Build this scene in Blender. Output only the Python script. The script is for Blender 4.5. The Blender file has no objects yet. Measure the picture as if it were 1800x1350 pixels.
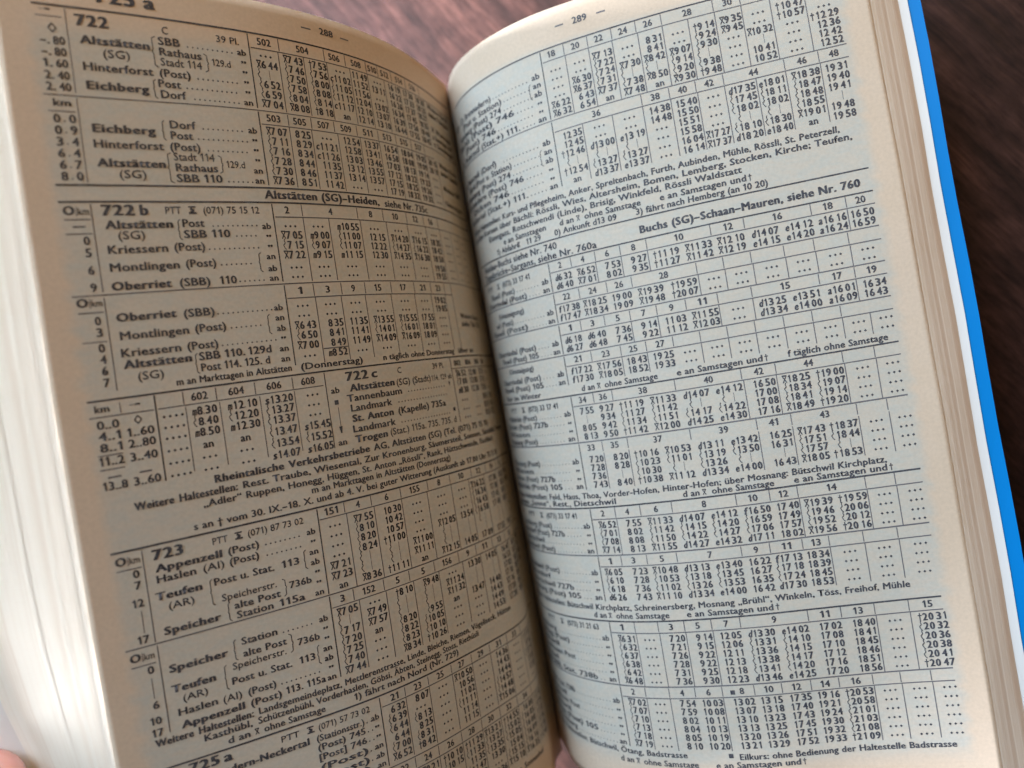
import bpy, math, random
import numpy as np
random.seed(7)
S = bpy.context.scene
COL = S.collection
# ---------------------------------------------------------------- camera, light, exposure
FW = np.array([3.13098, -0.27212, 0.02218]); FC = np.array([0.69107, -77.98427, 233.04567]); FF = 1397.9724
TILT = math.radians(18)          # the book leans: right half low, left half lifted
ct, st = math.cos(TILT), math.sin(TILT)
RT = np.array([[ct, 0, st], [0, 1, 0], [-st, 0, ct]])
LIFT = np.array([0, 0.08, 0.0115])   # the spine stands on the table, which is z = 0

def rotvec(w):
    th = np.linalg.norm(w); k = w / th
    K = np.array([[0, -k[2], k[1]], [k[2], 0, -k[0]], [-k[1], k[0], 0]])
    return np.eye(3) + math.sin(th) * K + (1 - math.cos(th)) * K @ K

def W(p):                        # millimetres in the book's frame -> metres in the room
    return (np.asarray(p, float) @ RT.T) / 1000 + LIFT

R = rotvec(FW)
cam_data = bpy.data.cameras.new("camera")
cam = bpy.data.objects.new("camera", cam_data); COL.objects.link(cam)
ax = np.stack([R[0], -R[1], -R[2]]) @ RT.T
from mathutils import Matrix, Vector
M = Matrix(((ax[0][0], ax[1][0], ax[2][0], 0), (ax[0][1], ax[1][1], ax[2][1], 0), (ax[0][2], ax[1][2], ax[2][2], 0), (0, 0, 0, 1)))
CP = W(FC)
M.translation = Vector(CP)
cam.matrix_world = M
cam_data.sensor_width = 36
cam_data.lens = FF * 36 / 1800
cam_data.clip_start = 0.005; cam_data.clip_end = 20
cam_data.dof.use_dof = True
cam_data.dof.focus_distance = 0.174
cam_data.dof.aperture_fstop = 8.8
S.camera = cam

w = bpy.data.worlds.new("World"); S.world = w; w.use_nodes = True
w.node_tree.nodes["Background"].inputs[0].default_value = (1.0, 0.88, 0.82, 1)
w.node_tree.nodes["Background"].inputs[1].default_value = 0.08

def area(name, loc, target, sx, sy, power, col):
    d = bpy.data.lights.new(name, 'AREA'); d.shape = 'RECTANGLE'; d.size = sx; d.size_y = sy
    d.energy = power; d.color = col
    o = bpy.data.objects.new(name, d); COL.objects.link(o)
    v = Vector(target) - Vector(loc)
    o.matrix_world = Matrix.Translation(Vector(loc)) @ v.to_track_quat('-Z', 'Y').to_matrix().to_4x4()
    return o
area("window_light", (-0.43, 0.80, 0.96), (0.05, 0, 0.03), 0.8, 0.8, 29.5, (0.69, 0.87, 1.0))
area("fore_edge_fill_light", (-0.62, -0.04, 0.25), (-0.03, 0, 0.09), 0.45, 0.20, 90, (0.97, 0.97, 1.0))  # added low light to brighten the left fore-edge; no second window there
area("warm_fill_light", (0.42, 0.42, 0.50), (-0.03, 0.06, 0.09), 0.35, 0.35, 1.6, (1.0, 0.55, 0.10))  # added warm fill for the shaded left page, not a real lamp
S.view_settings.view_transform = 'Standard'; S.view_settings.look = 'None'
S.view_settings.exposure = 0.0; S.view_settings.gamma = 1
S.cycles.max_bounces = 6; S.cycles.diffuse_bounces = 3

# ---------------------------------------------------------------- page surfaces
KS = np.array([0, 12, 30, 55, 85, 120.])
TH = {-1: ([1.26248, 1.2992, 1.15114, 0.87898, 0.65236, 0.5973], [1.14961, 1.46145, 1.02565, 0.83285, 0.56705, 0.51537], [1.04562, 1.61848, 0.86809, 0.80073, 0.3786, 0.27766]), 1: ([1.49086, 1.40321, 0.91123, 0.3871, 0.2318, 0.15491], [1.55432, 1.40445, 0.89891, 0.44426, 0.23795, 0.21176], [1.40201, 1.45494, 0.9301, 0.43597, 0.14999, 0.36249])}
GZ = 0.81349
KK = {-1: [-0.03377, -0.51623], 1: [0.49695, -0.0923]}
SG = np.linspace(0, 160, 161)
HH = 170.0
PR = {}
for sd in (-1, 1):
    for th in TH[sd]:
        a = np.interp(SG, KS, th)
        hn = np.hanning(13); a = np.convolve(np.pad(a, 6, mode='edge'), hn / hn.sum(), 'valid')
        PR.setdefault(sd, []).append((np.concatenate([[0], np.cumsum(np.cos((a[1:] + a[:-1]) / 2))]),
                                      np.concatenate([[0], np.cumsum(np.sin((a[1:] + a[:-1]) / 2))])))
# smooth interpolation of the tables (Catmull-Rom) so the paper has no facets
def tab(T, s):
    s = np.clip(s, 0, 158.9); i = np.floor(s).astype(int); f = s - i
    p0 = T[np.maximum(i - 1, 0)]; p1 = T[i]; p2 = T[i + 1]; p3 = T[np.minimum(i + 2, 160)]
    p0 = np.where(i == 0, 2 * T[0] - T[1], p0)
    return 0.5 * (2 * p1 + (p2 - p0) * f + (2 * p0 - 5 * p1 + 4 * p2 - p3) * f ** 2 + (3 * p1 - 3 * p2 + p3 - p0) * f ** 3)

def surf0(sd, s, t):
    q = t / HH; Wt = (2 * (q - .5) * (q - 1), 4 * q * (1 - q), 2 * q * (q - .5))
    X = sum(Wt[i] * tab(PR[sd][i][0], s) for i in range(3))
    Z = sum(Wt[i] * tab(PR[sd][i][1], s) for i in range(3))
    Z = Z + .16 * np.sin(s * .13 + t * .05 + sd) * np.sin(t * .07 + 1.3 + .03 * s) * np.clip((s - 12) / 20, 0, 1)     # slight cockling of the paper
    return np.stack([sd * X, -t, Z + GZ * q * (1 - q) * 4], -1)

def surf(sd, s, t, d=0.0):       # d: millimetres above (+) or below (-) the page
    s = np.asarray(s, float); t = np.asarray(t, float)
    a = surf0(sd, s, t)
    sp, sm = s + .4, np.maximum(s - .4, 0)
    b = surf0(sd, sp, t) - surf0(sd, sm, t); c = surf0(sd, s, t - .5) - surf0(sd, s, t + .5)
    n = np.cross(b, c) * sd; n /= np.linalg.norm(n, axis=-1, keepdims=True)
    return a + n * np.asarray(d)[..., None] if np.ndim(d) else a + n * d

U0 = 118.3
def page(sd, u, v):              # printed coordinates (mm, v down) -> surface coordinates
    k = KK[sd]
    s0 = U0 - u if sd < 0 else u
    t = v + k[0] + k[1] * (s0 - 60) / 60
    s = s0 + sd * k[1] * (t - 85) / 60 if sd > 0 else s0 - k[1] * (t - 85) / 60
    return s, t

# ---------------------------------------------------------------- materials
def mat(name, col, rough=.6, spec=.3):
    m = bpy.data.materials.new(name); m.use_nodes = True
    b = m.node_tree.nodes['Principled BSDF']
    b.inputs['Base Color'].default_value = (*col, 1); b.inputs['Roughness'].default_value = rough
    b.inputs['Specular IOR Level'].default_value = spec
    return m, m.node_tree, b
def N(nt, t, **kw):
    n = nt.nodes.new(t)
    for k, x in kw.items(): setattr(n, k, x)
    return n
def noise(nt, vec, scale, detail=4, rough=.6):
    n = N(nt, 'ShaderNodeTexNoise'); n.inputs['Scale'].default_value = scale; n.inputs['Detail'].default_value = detail
    n.inputs['Roughness'].default_value = rough
    if vec: nt.links.new(vec, n.inputs['Vector'])
    return n
def ramp(nt, fac, stops):
    r = N(nt, 'ShaderNodeValToRGB'); e = r.color_ramp.elements
    e[0].position, e[0].color = stops[0][0], (*stops[0][1], 1); e[1].position, e[1].color = stops[1][0], (*stops[1][1], 1)
    for p, c in stops[2:]: x = e.new(p); x.color = (*c, 1)
    nt.links.new(fac, r.inputs['Fac']); return r
def mix(nt, f, a, b, blend='MIX'):
    m = N(nt, 'ShaderNodeMix', data_type='RGBA', blend_type=blend)
    for sock, x in ((m.inputs[0], f), (m.inputs[6], a), (m.inputs[7], b)):
        if hasattr(x, 'links'): nt.links.new(x, sock)
        else: sock.default_value = x if isinstance(x, float) else (*x, 1)
    return m.outputs[2]

def paper(name, base, tint, show):
    m, nt, b = mat(name, base, .85, .12)
    uv = N(nt, 'ShaderNodeUVMap').outputs[0]
    tc = N(nt, 'ShaderNodeTexCoord').outputs['Object']
    n1 = noise(nt, uv, 9, 6, .7); n2 = noise(nt, uv, 260, 3, .6); n3 = noise(nt, tc, 1500, 2, .5)
    c = mix(nt, ramp(nt, n1.outputs[0], [(.35, (0, 0, 0)), (.7, (1, 1, 1))]).outputs[0], base, tint)
    # type of the far side showing faintly through the thin paper: rows of grey inside the type area
    mp = N(nt, 'ShaderNodeMapping'); mp.inputs['Scale'].default_value = (38, 90, 1); nt.links.new(uv, mp.inputs[0])
    g = noise(nt, mp.outputs[0], 1.0, 3, .8)
    msk = N(nt, 'ShaderNodeAttribute', attribute_name='type_area')
    gm = N(nt, 'ShaderNodeMath', operation='MULTIPLY'); nt.links.new(ramp(nt, g.outputs[0], [(.42, (0, 0, 0)), (.62, (1, 1, 1))]).outputs[0], gm.inputs[0]); nt.links.new(msk.outputs['Fac'], gm.inputs[1])
    gs = N(nt, 'ShaderNodeMath', operation='MULTIPLY_ADD'); nt.links.new(gm.outputs[0], gs.inputs[0]); gs.inputs[1].default_value = .35
    ms = N(nt, 'ShaderNodeMath', operation='MULTIPLY'); nt.links.new(msk.outputs['Fac'], ms.inputs[0]); ms.inputs[1].default_value = .65
    nt.links.new(ms.outputs[0], gs.inputs[2])
    c = mix(nt, gs.outputs[0], c, show)
    fi = mix(nt, ramp(nt, n2.outputs[0], [(.3, (0, 0, 0)), (.7, (1, 1, 1))]).outputs[0], (.90, .90, .90), (1, 1, 1))
    c = mix(nt, 1.0, c, fi, 'MULTIPLY')
    nt.links.new(c, b.inputs['Base Color'])
    bp = N(nt, 'ShaderNodeBump'); bp.inputs['Strength'].default_value = .25; bp.inputs['Distance'].default_value = .00004
    nt.links.new(n3.outputs[0], bp.inputs['Height']); nt.links.new(bp.outputs[0], b.inputs['Normal'])
    tr = N(nt, 'ShaderNodeBsdfTranslucent'); tr.inputs[0].default_value = (.9, .55, .28, 1)
    ms2 = N(nt, 'ShaderNodeMixShader'); ms2.inputs[0].default_value = .10
    nt.links.new(b.outputs[0], ms2.inputs[1]); nt.links.new(tr.outputs[0], ms2.inputs[2])
    nt.links.new(ms2.outputs[0], nt.nodes['Material Output'].inputs[0])
    return m
M_paper = paper('page_paper', (.735, .605, .50), (.705, .57, .455), (.58, .57, .535))
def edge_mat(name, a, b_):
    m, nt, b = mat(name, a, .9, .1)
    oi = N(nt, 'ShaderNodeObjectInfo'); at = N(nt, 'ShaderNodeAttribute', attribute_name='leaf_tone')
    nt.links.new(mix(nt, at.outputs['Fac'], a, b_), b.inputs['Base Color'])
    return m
M_leaf = edge_mat('leaf_paper', (.60, .46, .37), (.95, .92, .88))  # pale end holds the window glare painted onto the left leaves
M_white, _, _ = mat('endpaper_white', (.84, .87, .93), .6, .3)
M_blue, ntb, bb = mat('cover_blue_card', (.0, .235, .73), .5, .2)
M_ink, nti, bi = mat('printing_ink', (.035, .034, .042), .55, .25)
ng = noise(nti, N(nti, 'ShaderNodeTexCoord').outputs['Object'], 1400, 3, .7)
nti.links.new(ramp(nti, ng.outputs[0], [(.35, (.040, .042, .058)), (.72, (.12, .12, .14))]).outputs[0], bi.inputs['Base Color'])
M_fine, _, _ = mat('printing_ink_fine_rule', (.15, .145, .165), .6, .2)

# wood
M_wood, nt, b = mat('varnished_wood', (.1, .05, .03), .38, .16)
tc = N(nt, 'ShaderNodeTexCoord').outputs['Object']
m0 = N(nt, 'ShaderNodeMapping'); m0.inputs['Rotation'].default_value = (0, 0, math.radians(57)); nt.links.new(tc, m0.inputs[0])
mp = N(nt, 'ShaderNodeMapping'); mp.inputs['Scale'].default_value = (.9, 7, 1); nt.links.new(m0.outputs[0], mp.inputs[0])
n0 = noise(nt, tc, 9, 3); wv = mix(nt, .07, mp.outputs[0], n0.outputs['Color'], 'ADD')
g1 = noise(nt, wv, 26, 8, .62); g2 = noise(nt, wv, 120, 6, .66); g3 = noise(nt, tc, 230, 4, .6)
c1 = ramp(nt, g1.outputs[0], [(.30, (.014, .0056, .0046)), (.72, (.088, .039, .031)), (.50, (.039, .0165, .0135))])
c2 = mix(nt, 1.0, c1.outputs[0], ramp(nt, g2.outputs[0], [(.30, (.45, .40, .40)), (.60, (1, 1, 1))]).outputs[0], 'MULTIPLY')
c2 = mix(nt, 1.0, c2, ramp(nt, g3.outputs[0], [(.35, (.78, .75, .75)), (.60, (1.05, 1.03, 1.03))]).outputs[0], 'MULTIPLY')
nt.links.new(c2, b.inputs['Base Color'])
nt.links.new(ramp(nt, g2.outputs[0], [(.3, (.66, .66, .66)), (.7, (.46, .46, .46))]).outputs[0], b.inputs['Roughness'])
bp = N(nt, 'ShaderNodeBump'); bp.inputs['Strength'].default_value = .3; bp.inputs['Distance'].default_value = .0006
nt.links.new(g2.outputs[0], bp.inputs['Height']); nt.links.new(bp.outputs[0], b.inputs['Normal'])

# ---------------------------------------------------------------- object helpers
def mesh_obj(name, verts, faces, material, parent=None, smooth=False):
    me = bpy.data.meshes.new(name); me.from_pydata([tuple(x) for x in verts], [], faces); me.update()
    if material: me.materials.append(material)
    if smooth: me.polygons.foreach_set('use_smooth', [True] * len(me.polygons))
    o = bpy.data.objects.new(name, me); COL.objects.link(o)
    if parent is not None: o.parent = parent
    return o
def empty(name, label, cat):
    o = bpy.data.objects.new(name, None); COL.objects.link(o); o.empty_display_size = .02
    o['label'] = label; o['category'] = cat; return o

book = empty('open_book', 'open paperback timetable book with blue cover, pages 288 and 289, on dark wood', 'book')
SE = {-1: 123.47, 1: 123.67}
TT = {-1: (-10.8, 187.0), 1: (-8.6, 183.3)}

def slab(sd, s_arr, t_arr, dtop, dbot, s_end=None):
    """closed sheet between two offsets below the page surface"""
    ns, ntt = len(s_arr), len(t_arr)
    Sg, Tg = np.meshgrid(s_arr, t_arr, indexing='ij')
    if s_end is not None:            # the last nodes run out to a fore-edge that varies along the height
        for k in range(4): Sg[ns - 1 - k] = 118 + (s_end - 118) * (1 - k / 4)
    top = W(surf(sd, Sg.ravel(), Tg.ravel(), dtop)); bot = W(surf(sd, Sg.ravel(), Tg.ravel(), dbot))
    V = np.concatenate([top, bot]); n = ns * ntt; F = []
    idx = lambda i, j: i * ntt + j
    for i in range(ns - 1):
        for j in range(ntt - 1):
            q = (idx(i, j), idx(i, j + 1), idx(i + 1, j + 1), idx(i + 1, j))
            if sd < 0: q = q[::-1]
            F.append(q); F.append(tuple(x + n for x in q[::-1]))
    rim = [idx(i, 0) for i in range(ns)] + [idx(ns - 1, j) for j in range(1, ntt)] + [idx(i, ntt - 1) for i in range(ns - 2, -1, -1)] + [idx(0, j) for j in range(ntt - 2, 0, -1)]
    for a, c in zip(rim, rim[1:] + rim[:1]):
        q = (a, c, c + n, a + n)
        F.append(q if sd > 0 else q[::-1])
    return V, F, Sg, Tg

def make_page(sd, name, label):
    s = np.concatenate([np.linspace(0, 40, 61), np.linspace(40, SE[sd], 85)[1:]]); t = np.linspace(*TT[sd], 100)
    V, F, Sg, Tg = slab(sd, s, t, 0, -.09)
    o = mesh_obj(name, V, F, M_paper, book, True)
    o['label'] = label
    me = o.data; uv = me.uv_layers.new(name='UVMap')
    su = np.concatenate([Sg.ravel(), Sg.ravel()]) / 200; tv = np.concatenate([Tg.ravel(), Tg.ravel()]) / 200
    li = np.empty(len(me.loops), int); me.loops.foreach_get('vertex_index', li)
    uv.data.foreach_set('uv', np.stack([su[li] + (2 if sd < 0 else 0), tv[li]], 1).ravel())
    sm = lambda x, a, c: np.clip((x - a) / (c - a), 0, 1)
    k = KK[sd]; S1 = Sg.ravel(); T1 = Tg.ravel() - k[0]
    jag = .5 * np.sin(T1 * 1.9) + .35 * np.sin(T1 * 4.3 + 1)
    ms = sm(T1, -1.5, 0.5) * (1 - sm(T1, 173, 176)) * (1 - sm(S1 + jag, 117.3, 119.2))
    at = me.attributes.new('type_area', 'FLOAT', 'POINT'); at.data.foreach_set('value', np.concatenate([ms, ms]).astype(np.float32))
    return o
pageL = make_page(-1, 'left_page', 'left page numbered 288, shaded and bending down into the gutter')
pageR = make_page(1, 'right_page', 'right page numbered 289, brightly lit, its type cut off by the gutter')

# ---------------------------------------------------------------- type
EM = {}
def raw(txt):
    if txt in EM: return EM[txt]
    cu = bpy.data.curves.new('t', 'FONT'); cu.body = txt; cu.size = 1; cu.resolution_u = 2; cu.offset = 0
    o = bpy.data.objects.new('t', cu); COL.objects.link(o); bpy.context.view_layer.update()
    me = bpy.data.meshes.new_from_object(o)
    v = np.empty(len(me.vertices) * 3); me.vertices.foreach_get('co', v); v = v.reshape(-1, 3)[:, :2]
    f = [tuple(p.vertices) for p in me.polygons]
    bpy.data.objects.remove(o); bpy.data.curves.remove(cu); bpy.data.meshes.remove(me)
    EM[txt] = (v / .70, f); return EM[txt]       # unit: cap height
_adv = {}
def adv(c):
    if c == '1': return adv('2') * .86
    if c not in _adv:
        A = raw('H' + c + 'H')[0]; B = raw('HH')[0]; _adv[c] = (A[:, 0].max() - A[:, 0].min()) - (B[:, 0].max() - B[:, 0].min())
    return _adv[c]
GC = {}
def glyphs(txt, wt):
    """a line of type: vertices (x, y, layer) in cap heights and faces; heavier weights are overprinted"""
    key = (txt, wt)
    if key in GC: return GC[key]
    sh = {'l': (-.018, .018), 'r': (-.05, 0, .05), 'b': (-.08, -.02, .03, .08), 'B': (-.09, -.03, .03, .09), 'd': (-.075, 0, .075)}[wt]
    V, F, x = [], [], 0.0
    for c in txt:
        if c != ' ':
            g = ONE if c == '1' else DASH if c == '–' else raw(c)
            gx = g[0][:, 0] - (0 if c != '1' else -.06)
            for k, d in enumerate(sh):
                o = sum(len(q) for q in V); V.append(np.stack([x + gx + d, g[0][:, 1] + (.022 if k % 2 else -.022), np.full(len(gx), .006 * k)], 1)); F += [tuple(i + o for i in q) for q in g[1]]
        x += adv(c) + {'b': .07, 'B': .13, 'r': .03}.get(wt, 0)
    GC[key] = (np.concatenate(V) if V else np.zeros((0, 3)), F); return GC[key]

def stroke(pts, wd):
    V, F = [], []
    for (x0, y0), (x1, y1) in zip(pts, pts[1:]):
        L = math.hypot(x1 - x0, y1 - y0) or 1; nx, ny = -(y1 - y0) / L * wd / 2, (x1 - x0) / L * wd / 2
        b0 = len(V); V += [(x0 + nx, y0 + ny), (x0 - nx, y0 - ny), (x1 - nx, y1 - ny), (x1 + nx, y1 + ny)]; F.append((b0, b0 + 1, b0 + 2, b0 + 3))
    return V, F
def joinp(*ps):
    V, F = [], []
    for v, f in ps: F += [tuple(i + len(V) for i in q) for q in f]; V += v
    return np.array(V, float), F
SYM = {   # unit: cap height, width ~.7
 'X': joinp(stroke([(.08, 0), (.62, .9)], .15), stroke([(.62, 0), (.08, .9)], .15), stroke([(.0, .95), (.7, .95)], .16)),
 't': joinp(stroke([(.32, -.1), (.32, 1.02)], .15), stroke([(.05, .68), (.6, .68)], .15)),
 '~': joinp(stroke([(.42, 1.25), (.28, 1.0), (.42, .72), (.1, .45), (.3, .05), (.48, -.12)], .12)),
 '|': joinp(stroke([(.3, -.15), (.3, 1.1)], .07)),
 'T': joinp(stroke([(.0, .92), (.95, .92)], .2), stroke([(.25, .72), (.7, .4), (.25, .2)], .3), stroke([(.0, .08), (1.0, .08)], .22)),
 'O': joinp(stroke([(.0, .5), (.4, 1.0), (.8, .5), (.4, 0), (.0, .5)], .14)),
 '#': joinp(stroke([(.0, .4), (.8, .4)], .8)),
 '>': joinp(stroke([(-.5, .42), (.6, .42)], .07), stroke([(.1, .46), (.6, .44)], .2)),
 'v': joinp(stroke([(.15, .9), (.3, .1)], .16), stroke([(.45, .9), (.3, .1)], .16), stroke([(.3, .9), (.3, .1)], .2)),
}
DASH = joinp(stroke([(.05, .36), (.62, .36)], .13))
ONE = joinp(stroke([(.30, 0), (.30, 1.0)], .13), stroke([(.27, .96), (.06, .74)], .11))
class Sheet:
    def __init__(self, sd): self.sd = sd; self.buf = {}; self.cur = None
    def block(self, label): self.cur = label; self.buf[label] = ([], [], [], [])   # ink V,F  fine V,F
    def add(self, u, v, faces, fine=False, lay=None):
        b = self.buf[self.cur]; V, F = (b[2], b[3]) if fine else (b[0], b[1])
        o = sum(len(x) for x in V); V.append(np.stack([u, v, np.zeros(len(u)) if lay is None else lay], 1)); F += [tuple(i + o for i in q) for q in faces]
    def put(self, g, u, v, sx, sy, fine=False):
        V, F = g; self.add(u + V[:, 0] * sx, v - V[:, 1] * sy, F, fine, np.repeat(np.arange(len(V) // 4), 4) * .004)
    def T(self, u0, u1, v, txt, h=1.5, wt='r', slant=0):
        V, F = glyphs(txt, wt)
        if not len(V): return
        x0, x1 = V[:, 0].min(), V[:, 0].max(); sx = (u1 - u0) / (x1 - x0)
        self.add(u0 + (V[:, 0] - x0) * sx + V[:, 1] * slant * h, v - V[:, 1] * h, F, False, V[:, 2])
    def Tn(self, u0, v, txt, h=1.5, wt='r', k=.82, slant=0):     # natural width
        V, F = glyphs(txt, wt); x0 = V[:, 0].min()
        self.add(u0 + (V[:, 0] - x0) * h * k + V[:, 1] * slant * h, v - V[:, 1] * h, F)
        return u0 + (V[:, 0].max() - x0) * h * k
    def S(self, c, u, v, h=1.5, sx=None): self.put(SYM[c], u, v, sx or h, h)
    def H(self, u0, u1, v, th=.13, fine=True):
        if fine: th *= 1.55
        n = max(2, int(abs(u1 - u0) / 1.0) + 1); x = np.linspace(u0, u1, n)
        self.add(np.concatenate([x, x]), np.concatenate([np.full(n, v - th / 2), np.full(n, v + th / 2)]), [(i, i + n, i + n + 1, i + 1) for i in range(n - 1)], fine)
    def V(self, u, v0, v1, th=.12, fine=True):
        if fine: th *= 1.6
        n = max(2, int((v1 - v0) / 3) + 1); y = np.linspace(v0, v1, n)
        self.add(np.concatenate([np.full(n, u - th / 2), np.full(n, u + th / 2)]), np.concatenate([y, y]), [(i, i + n, i + n + 1, i + 1) for i in range(n - 1)], fine)
    def D(self, u0, u1, v, st=1.05, r=.2):
        u = u0
        while u < u1:
            self.add(np.array([u - r, u, u + r, u]), np.array([v - r, v - 2 * r, v - r, v]), [(0, 1, 2, 3)]); u += st
    def brace(self, u, v0, v1, dirn=1, w=.6):
        m = (v0 + v1) / 2
        V, F = joinp(stroke([(u + w * dirn, v0), (u + .25 * w * dirn, v0 + .35), (u + .25 * w * dirn, m - .35), (u, m), (u + .25 * w * dirn, m + .35), (u + .25 * w * dirn, v1 - .35), (u + w * dirn, v1)], .17))
        self.add(V[:, 0], V[:, 1], F, False, np.repeat(np.arange(len(V) // 4), 4) * .004)
    DIG = 1.2
    def time(self, ur, v, s, ul, h=1.65):
        """one cell: optional sign, hours, minutes; ur = right rule of the column, ul = left"""
        if s in ('...', '....'):
            c = (ul + ur) / 2 + .3
            for k in range(len(s)): self.D(c - .55 * (len(s) - 1) + k * 1.1 - .01, c - .55 * (len(s) - 1) + k * 1.1, v - .25, r=.30)
            return
        if s == 'an': self.T((ul + ur) / 2 - .7, (ul + ur) / 2 + 1.3, v, 'an', h * .92); return
        if s == '': return
        sign = ''
        if s[0] in 'Xt~deacfmsn': sign, s = s[0], s[1:]
        s = s.strip()
        hh, _, mm = s.replace('.', ' ').partition(' ')
        nd = len(hh) + len(mm); DG = self.DIG
        need = nd * DG + .5 + (1.15 if sign else 0) + .15
        if nd and need > ur - ul: DG *= (ur - ul - .15 - .3) / (need - .15 - .3)
        x = ur - .15
        if s == '|': self.put(SYM['|'], ur - 2.9, v, h, h, True); x = ur - 4.2
        elif s:
            for ch in reversed(mm): x -= DG; self.dig(ch, x, v, h, DG)
            x -= .34
            if '.' in s: self.D(x + .12, x + .2, v, r=.15)
            for ch in reversed(hh): x -= DG; self.dig(ch, x, v, h, DG)
        if sign and sign in 'Xt~': self.put(SYM[sign], x - .95 * DG / 1.2 + random.uniform(-.05, .05), v, h * .9, h)
        elif sign: self.T(x - .92, x - .06, v, sign, h, 'b', slant=.15)
    def dig(self, ch, x, v, h, DG):
        V, F = glyphs(ch, 'd'); h = h / max(V[:, 1].max(), .5)
        x0, x1 = V[:, 0].min(), V[:, 0].max(); wd = DG * (.46 if ch == '1' else .90)
        self.add(x + DG / 2 + ((V[:, 0] - x0) / (x1 - x0) - .5) * wd + random.uniform(-.02, .02), v + random.uniform(-.03, .03) - V[:, 1] * h, F, False, V[:, 2])
    def cols(self, rows, data, h=1.65):
        for ul, ur, cells in data:
            if isinstance(cells, str): cells = [c.strip() for c in cells.split(',')]
            for v, c in zip(rows, cells): self.time(ur, v, c, ul, h)
    def heads(self, v, items, h=1.5):
        for x, s in items:
            k = 1.0
            V, F = glyphs(s, 'r'); wd = len(s) * 1.05
            self.T(x - wd / 2, x + wd / 2, v, s, h)
    def build(self, page_obj):
        for i, (label, (V1, F1, V2, F2)) in enumerate(self.buf.items()):
            Vs, Fs, mi = [], [], []
            o = 0
            for V, F, m, dz in ((V1, F1, 0, .055), (V2, F2, 1, .04)):
                if not V: continue
                A = np.concatenate(V); s, t = page(self.sd, A[:, 0], A[:, 1])
                s = np.maximum(s, .15)
                Vs.append(W(surf(self.sd, s, t, dz + A[:, 2]))); Fs += [tuple(k + o for k in q) for q in F]; mi += [m] * len(F); o += len(A)
            ob = mesh_obj('printed_timetable', np.concatenate(Vs), Fs, M_ink, page_obj)
            ob.data.materials.append(M_fine); ob.data.polygons.foreach_set('material_index', mi); ob['label'] = label
            ob.data.polygons.foreach_set('use_smooth', [True] * len(mi))
# ================================================================ PAGE 289 (right)
P_ = Sheet(1)
def rowsof(vb, n, gap=.6, pitch=2.07): return [vb - gap - (n - 1 - i) * pitch for i in range(n)]
def section(p, vh0, vh1, vb, n, main, seps_h, seps_b, heads, cols, rows=None, hv=None):
    p.V(main, vh0 + .3, vb - .3, .24, False)
    for u in seps_h: p.V(u, vh0 + .25, vh1 - .25, .13)
    for u in seps_b: p.V(u, vh1 + .1, vb - .15, .13)
    if hv is None: hv = vh0 + (vh1 - vh0) * .5 + .72
    p.heads(hv, heads)
    r = rows or rowsof(vb, n)
    data = []
    for ul, ur, c in cols: data.append((ul, ur, c))
    p.cols(r, data)
    return r
D6 = '...,...,...,...,...,...'; D4 = '...,...,...,...'; D2 = '...,...'
R = P_
R.block('page heading and timetable with trains 18 to 34')
R.H(54.6, 56.7, -4.4, .22); R.H(64.9, 67.0, -4.4, .22); R.T(58.9, 62.5, -3.7, '289', 1.55, 'r')
R.H(12, 117.2, 0, .3, False); R.H(50.2, 117.2, 3.0, .14); R.H(4, 117.2, 17.1, .15)
r = section(R, 0, 3.0, 17.1, 6, 49.8, (55.8, 61.7, 67.5, 73.2, 79.1, 90.8, 96.8, 103, 110.2), (55.9, 61.7, 67.4, 73.4, 79.1, 84.9, 90.9, 96.8, 103, 110.3),
  [(52.6, '18'), (58.7, '20'), (64.4, '22'), (70.2, '24'), (76, '26'), (85, '28'), (94, '30'), (100, '32'), (107, '34'), (114, '34')],
  [(49.8, 55.7, '...,...,...,...,X6 22,X6 32'), (55.9, 61.6, '...,...,X6 30,X6 37,6 43,6 54'), (61.7, 67.3, 'X7 13,~7 22,~7 24,~7 31,X7 37,an'),
   (67.4, 73.3, '...,...,X7 30,~ |,~7 38,X7 48'), (73.4, 79, '8 31,8 41,X8 42,~ |,X8 50,an'), (79.1, 84.9, '...,...,X9 07,~9 14,~9 20,X9 30'),
   (84.9, 90.8, 't9 14,~9 24,~9 30,~ |,~9 38,t9 48'), (90.9, 96.8, 'X9 35,X9 45,...,...,...,...'), (96.8, 102.9, '...,...,X10 32,|,10 41,10 52'),
   (103, 110.2, 't10 47,t10 57,...,...,...,...'), (110.3, 117, '...,...,t12 29,12 36,12 42,12 52')])
def sidecol(v, items, dots0, dots1=46.0, x=49.2):
    for i, it in enumerate(items):
        if it is None: continue
        u0, u1, txt, end = it
        if txt: R.T(u0, u1, v[i], txt, 1.5, 'r')
        if dots0: R.D(max(u1 + 1, dots0), dots1, v[i], 1.1)
        if end == '"': R.T(x - 2.2, x - .9, v[i] - .35, ',,', 1.6, 'b')
        elif end: R.T(x - 2.7, x - .5, v[i], end, 1.4, 'r')
sidecol(r, [(8, 33, '725 a  (D. Brunnadern)', 'ab'), (17, 36.5, '(Post u. Station)', 'an'), (12, 36, 'Hemberg (Post) 274', 'ab'), (10, 40, 'Bächli (Post) 746', '"'), (16, 33, '(Post) 746', '"'), (10, 41, 'St. Peterzell (Stat.+) 111.', 'an')], 34)
R.brace(45.3, r[1] - 1.4, r[2] + .3)
R.block('timetable with trains 36 to 48 and its footnotes')
R.H(50.2, 117.2, 20.0, .15)
r = rowsof(33.6, 6, .55, 2.14)
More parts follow.
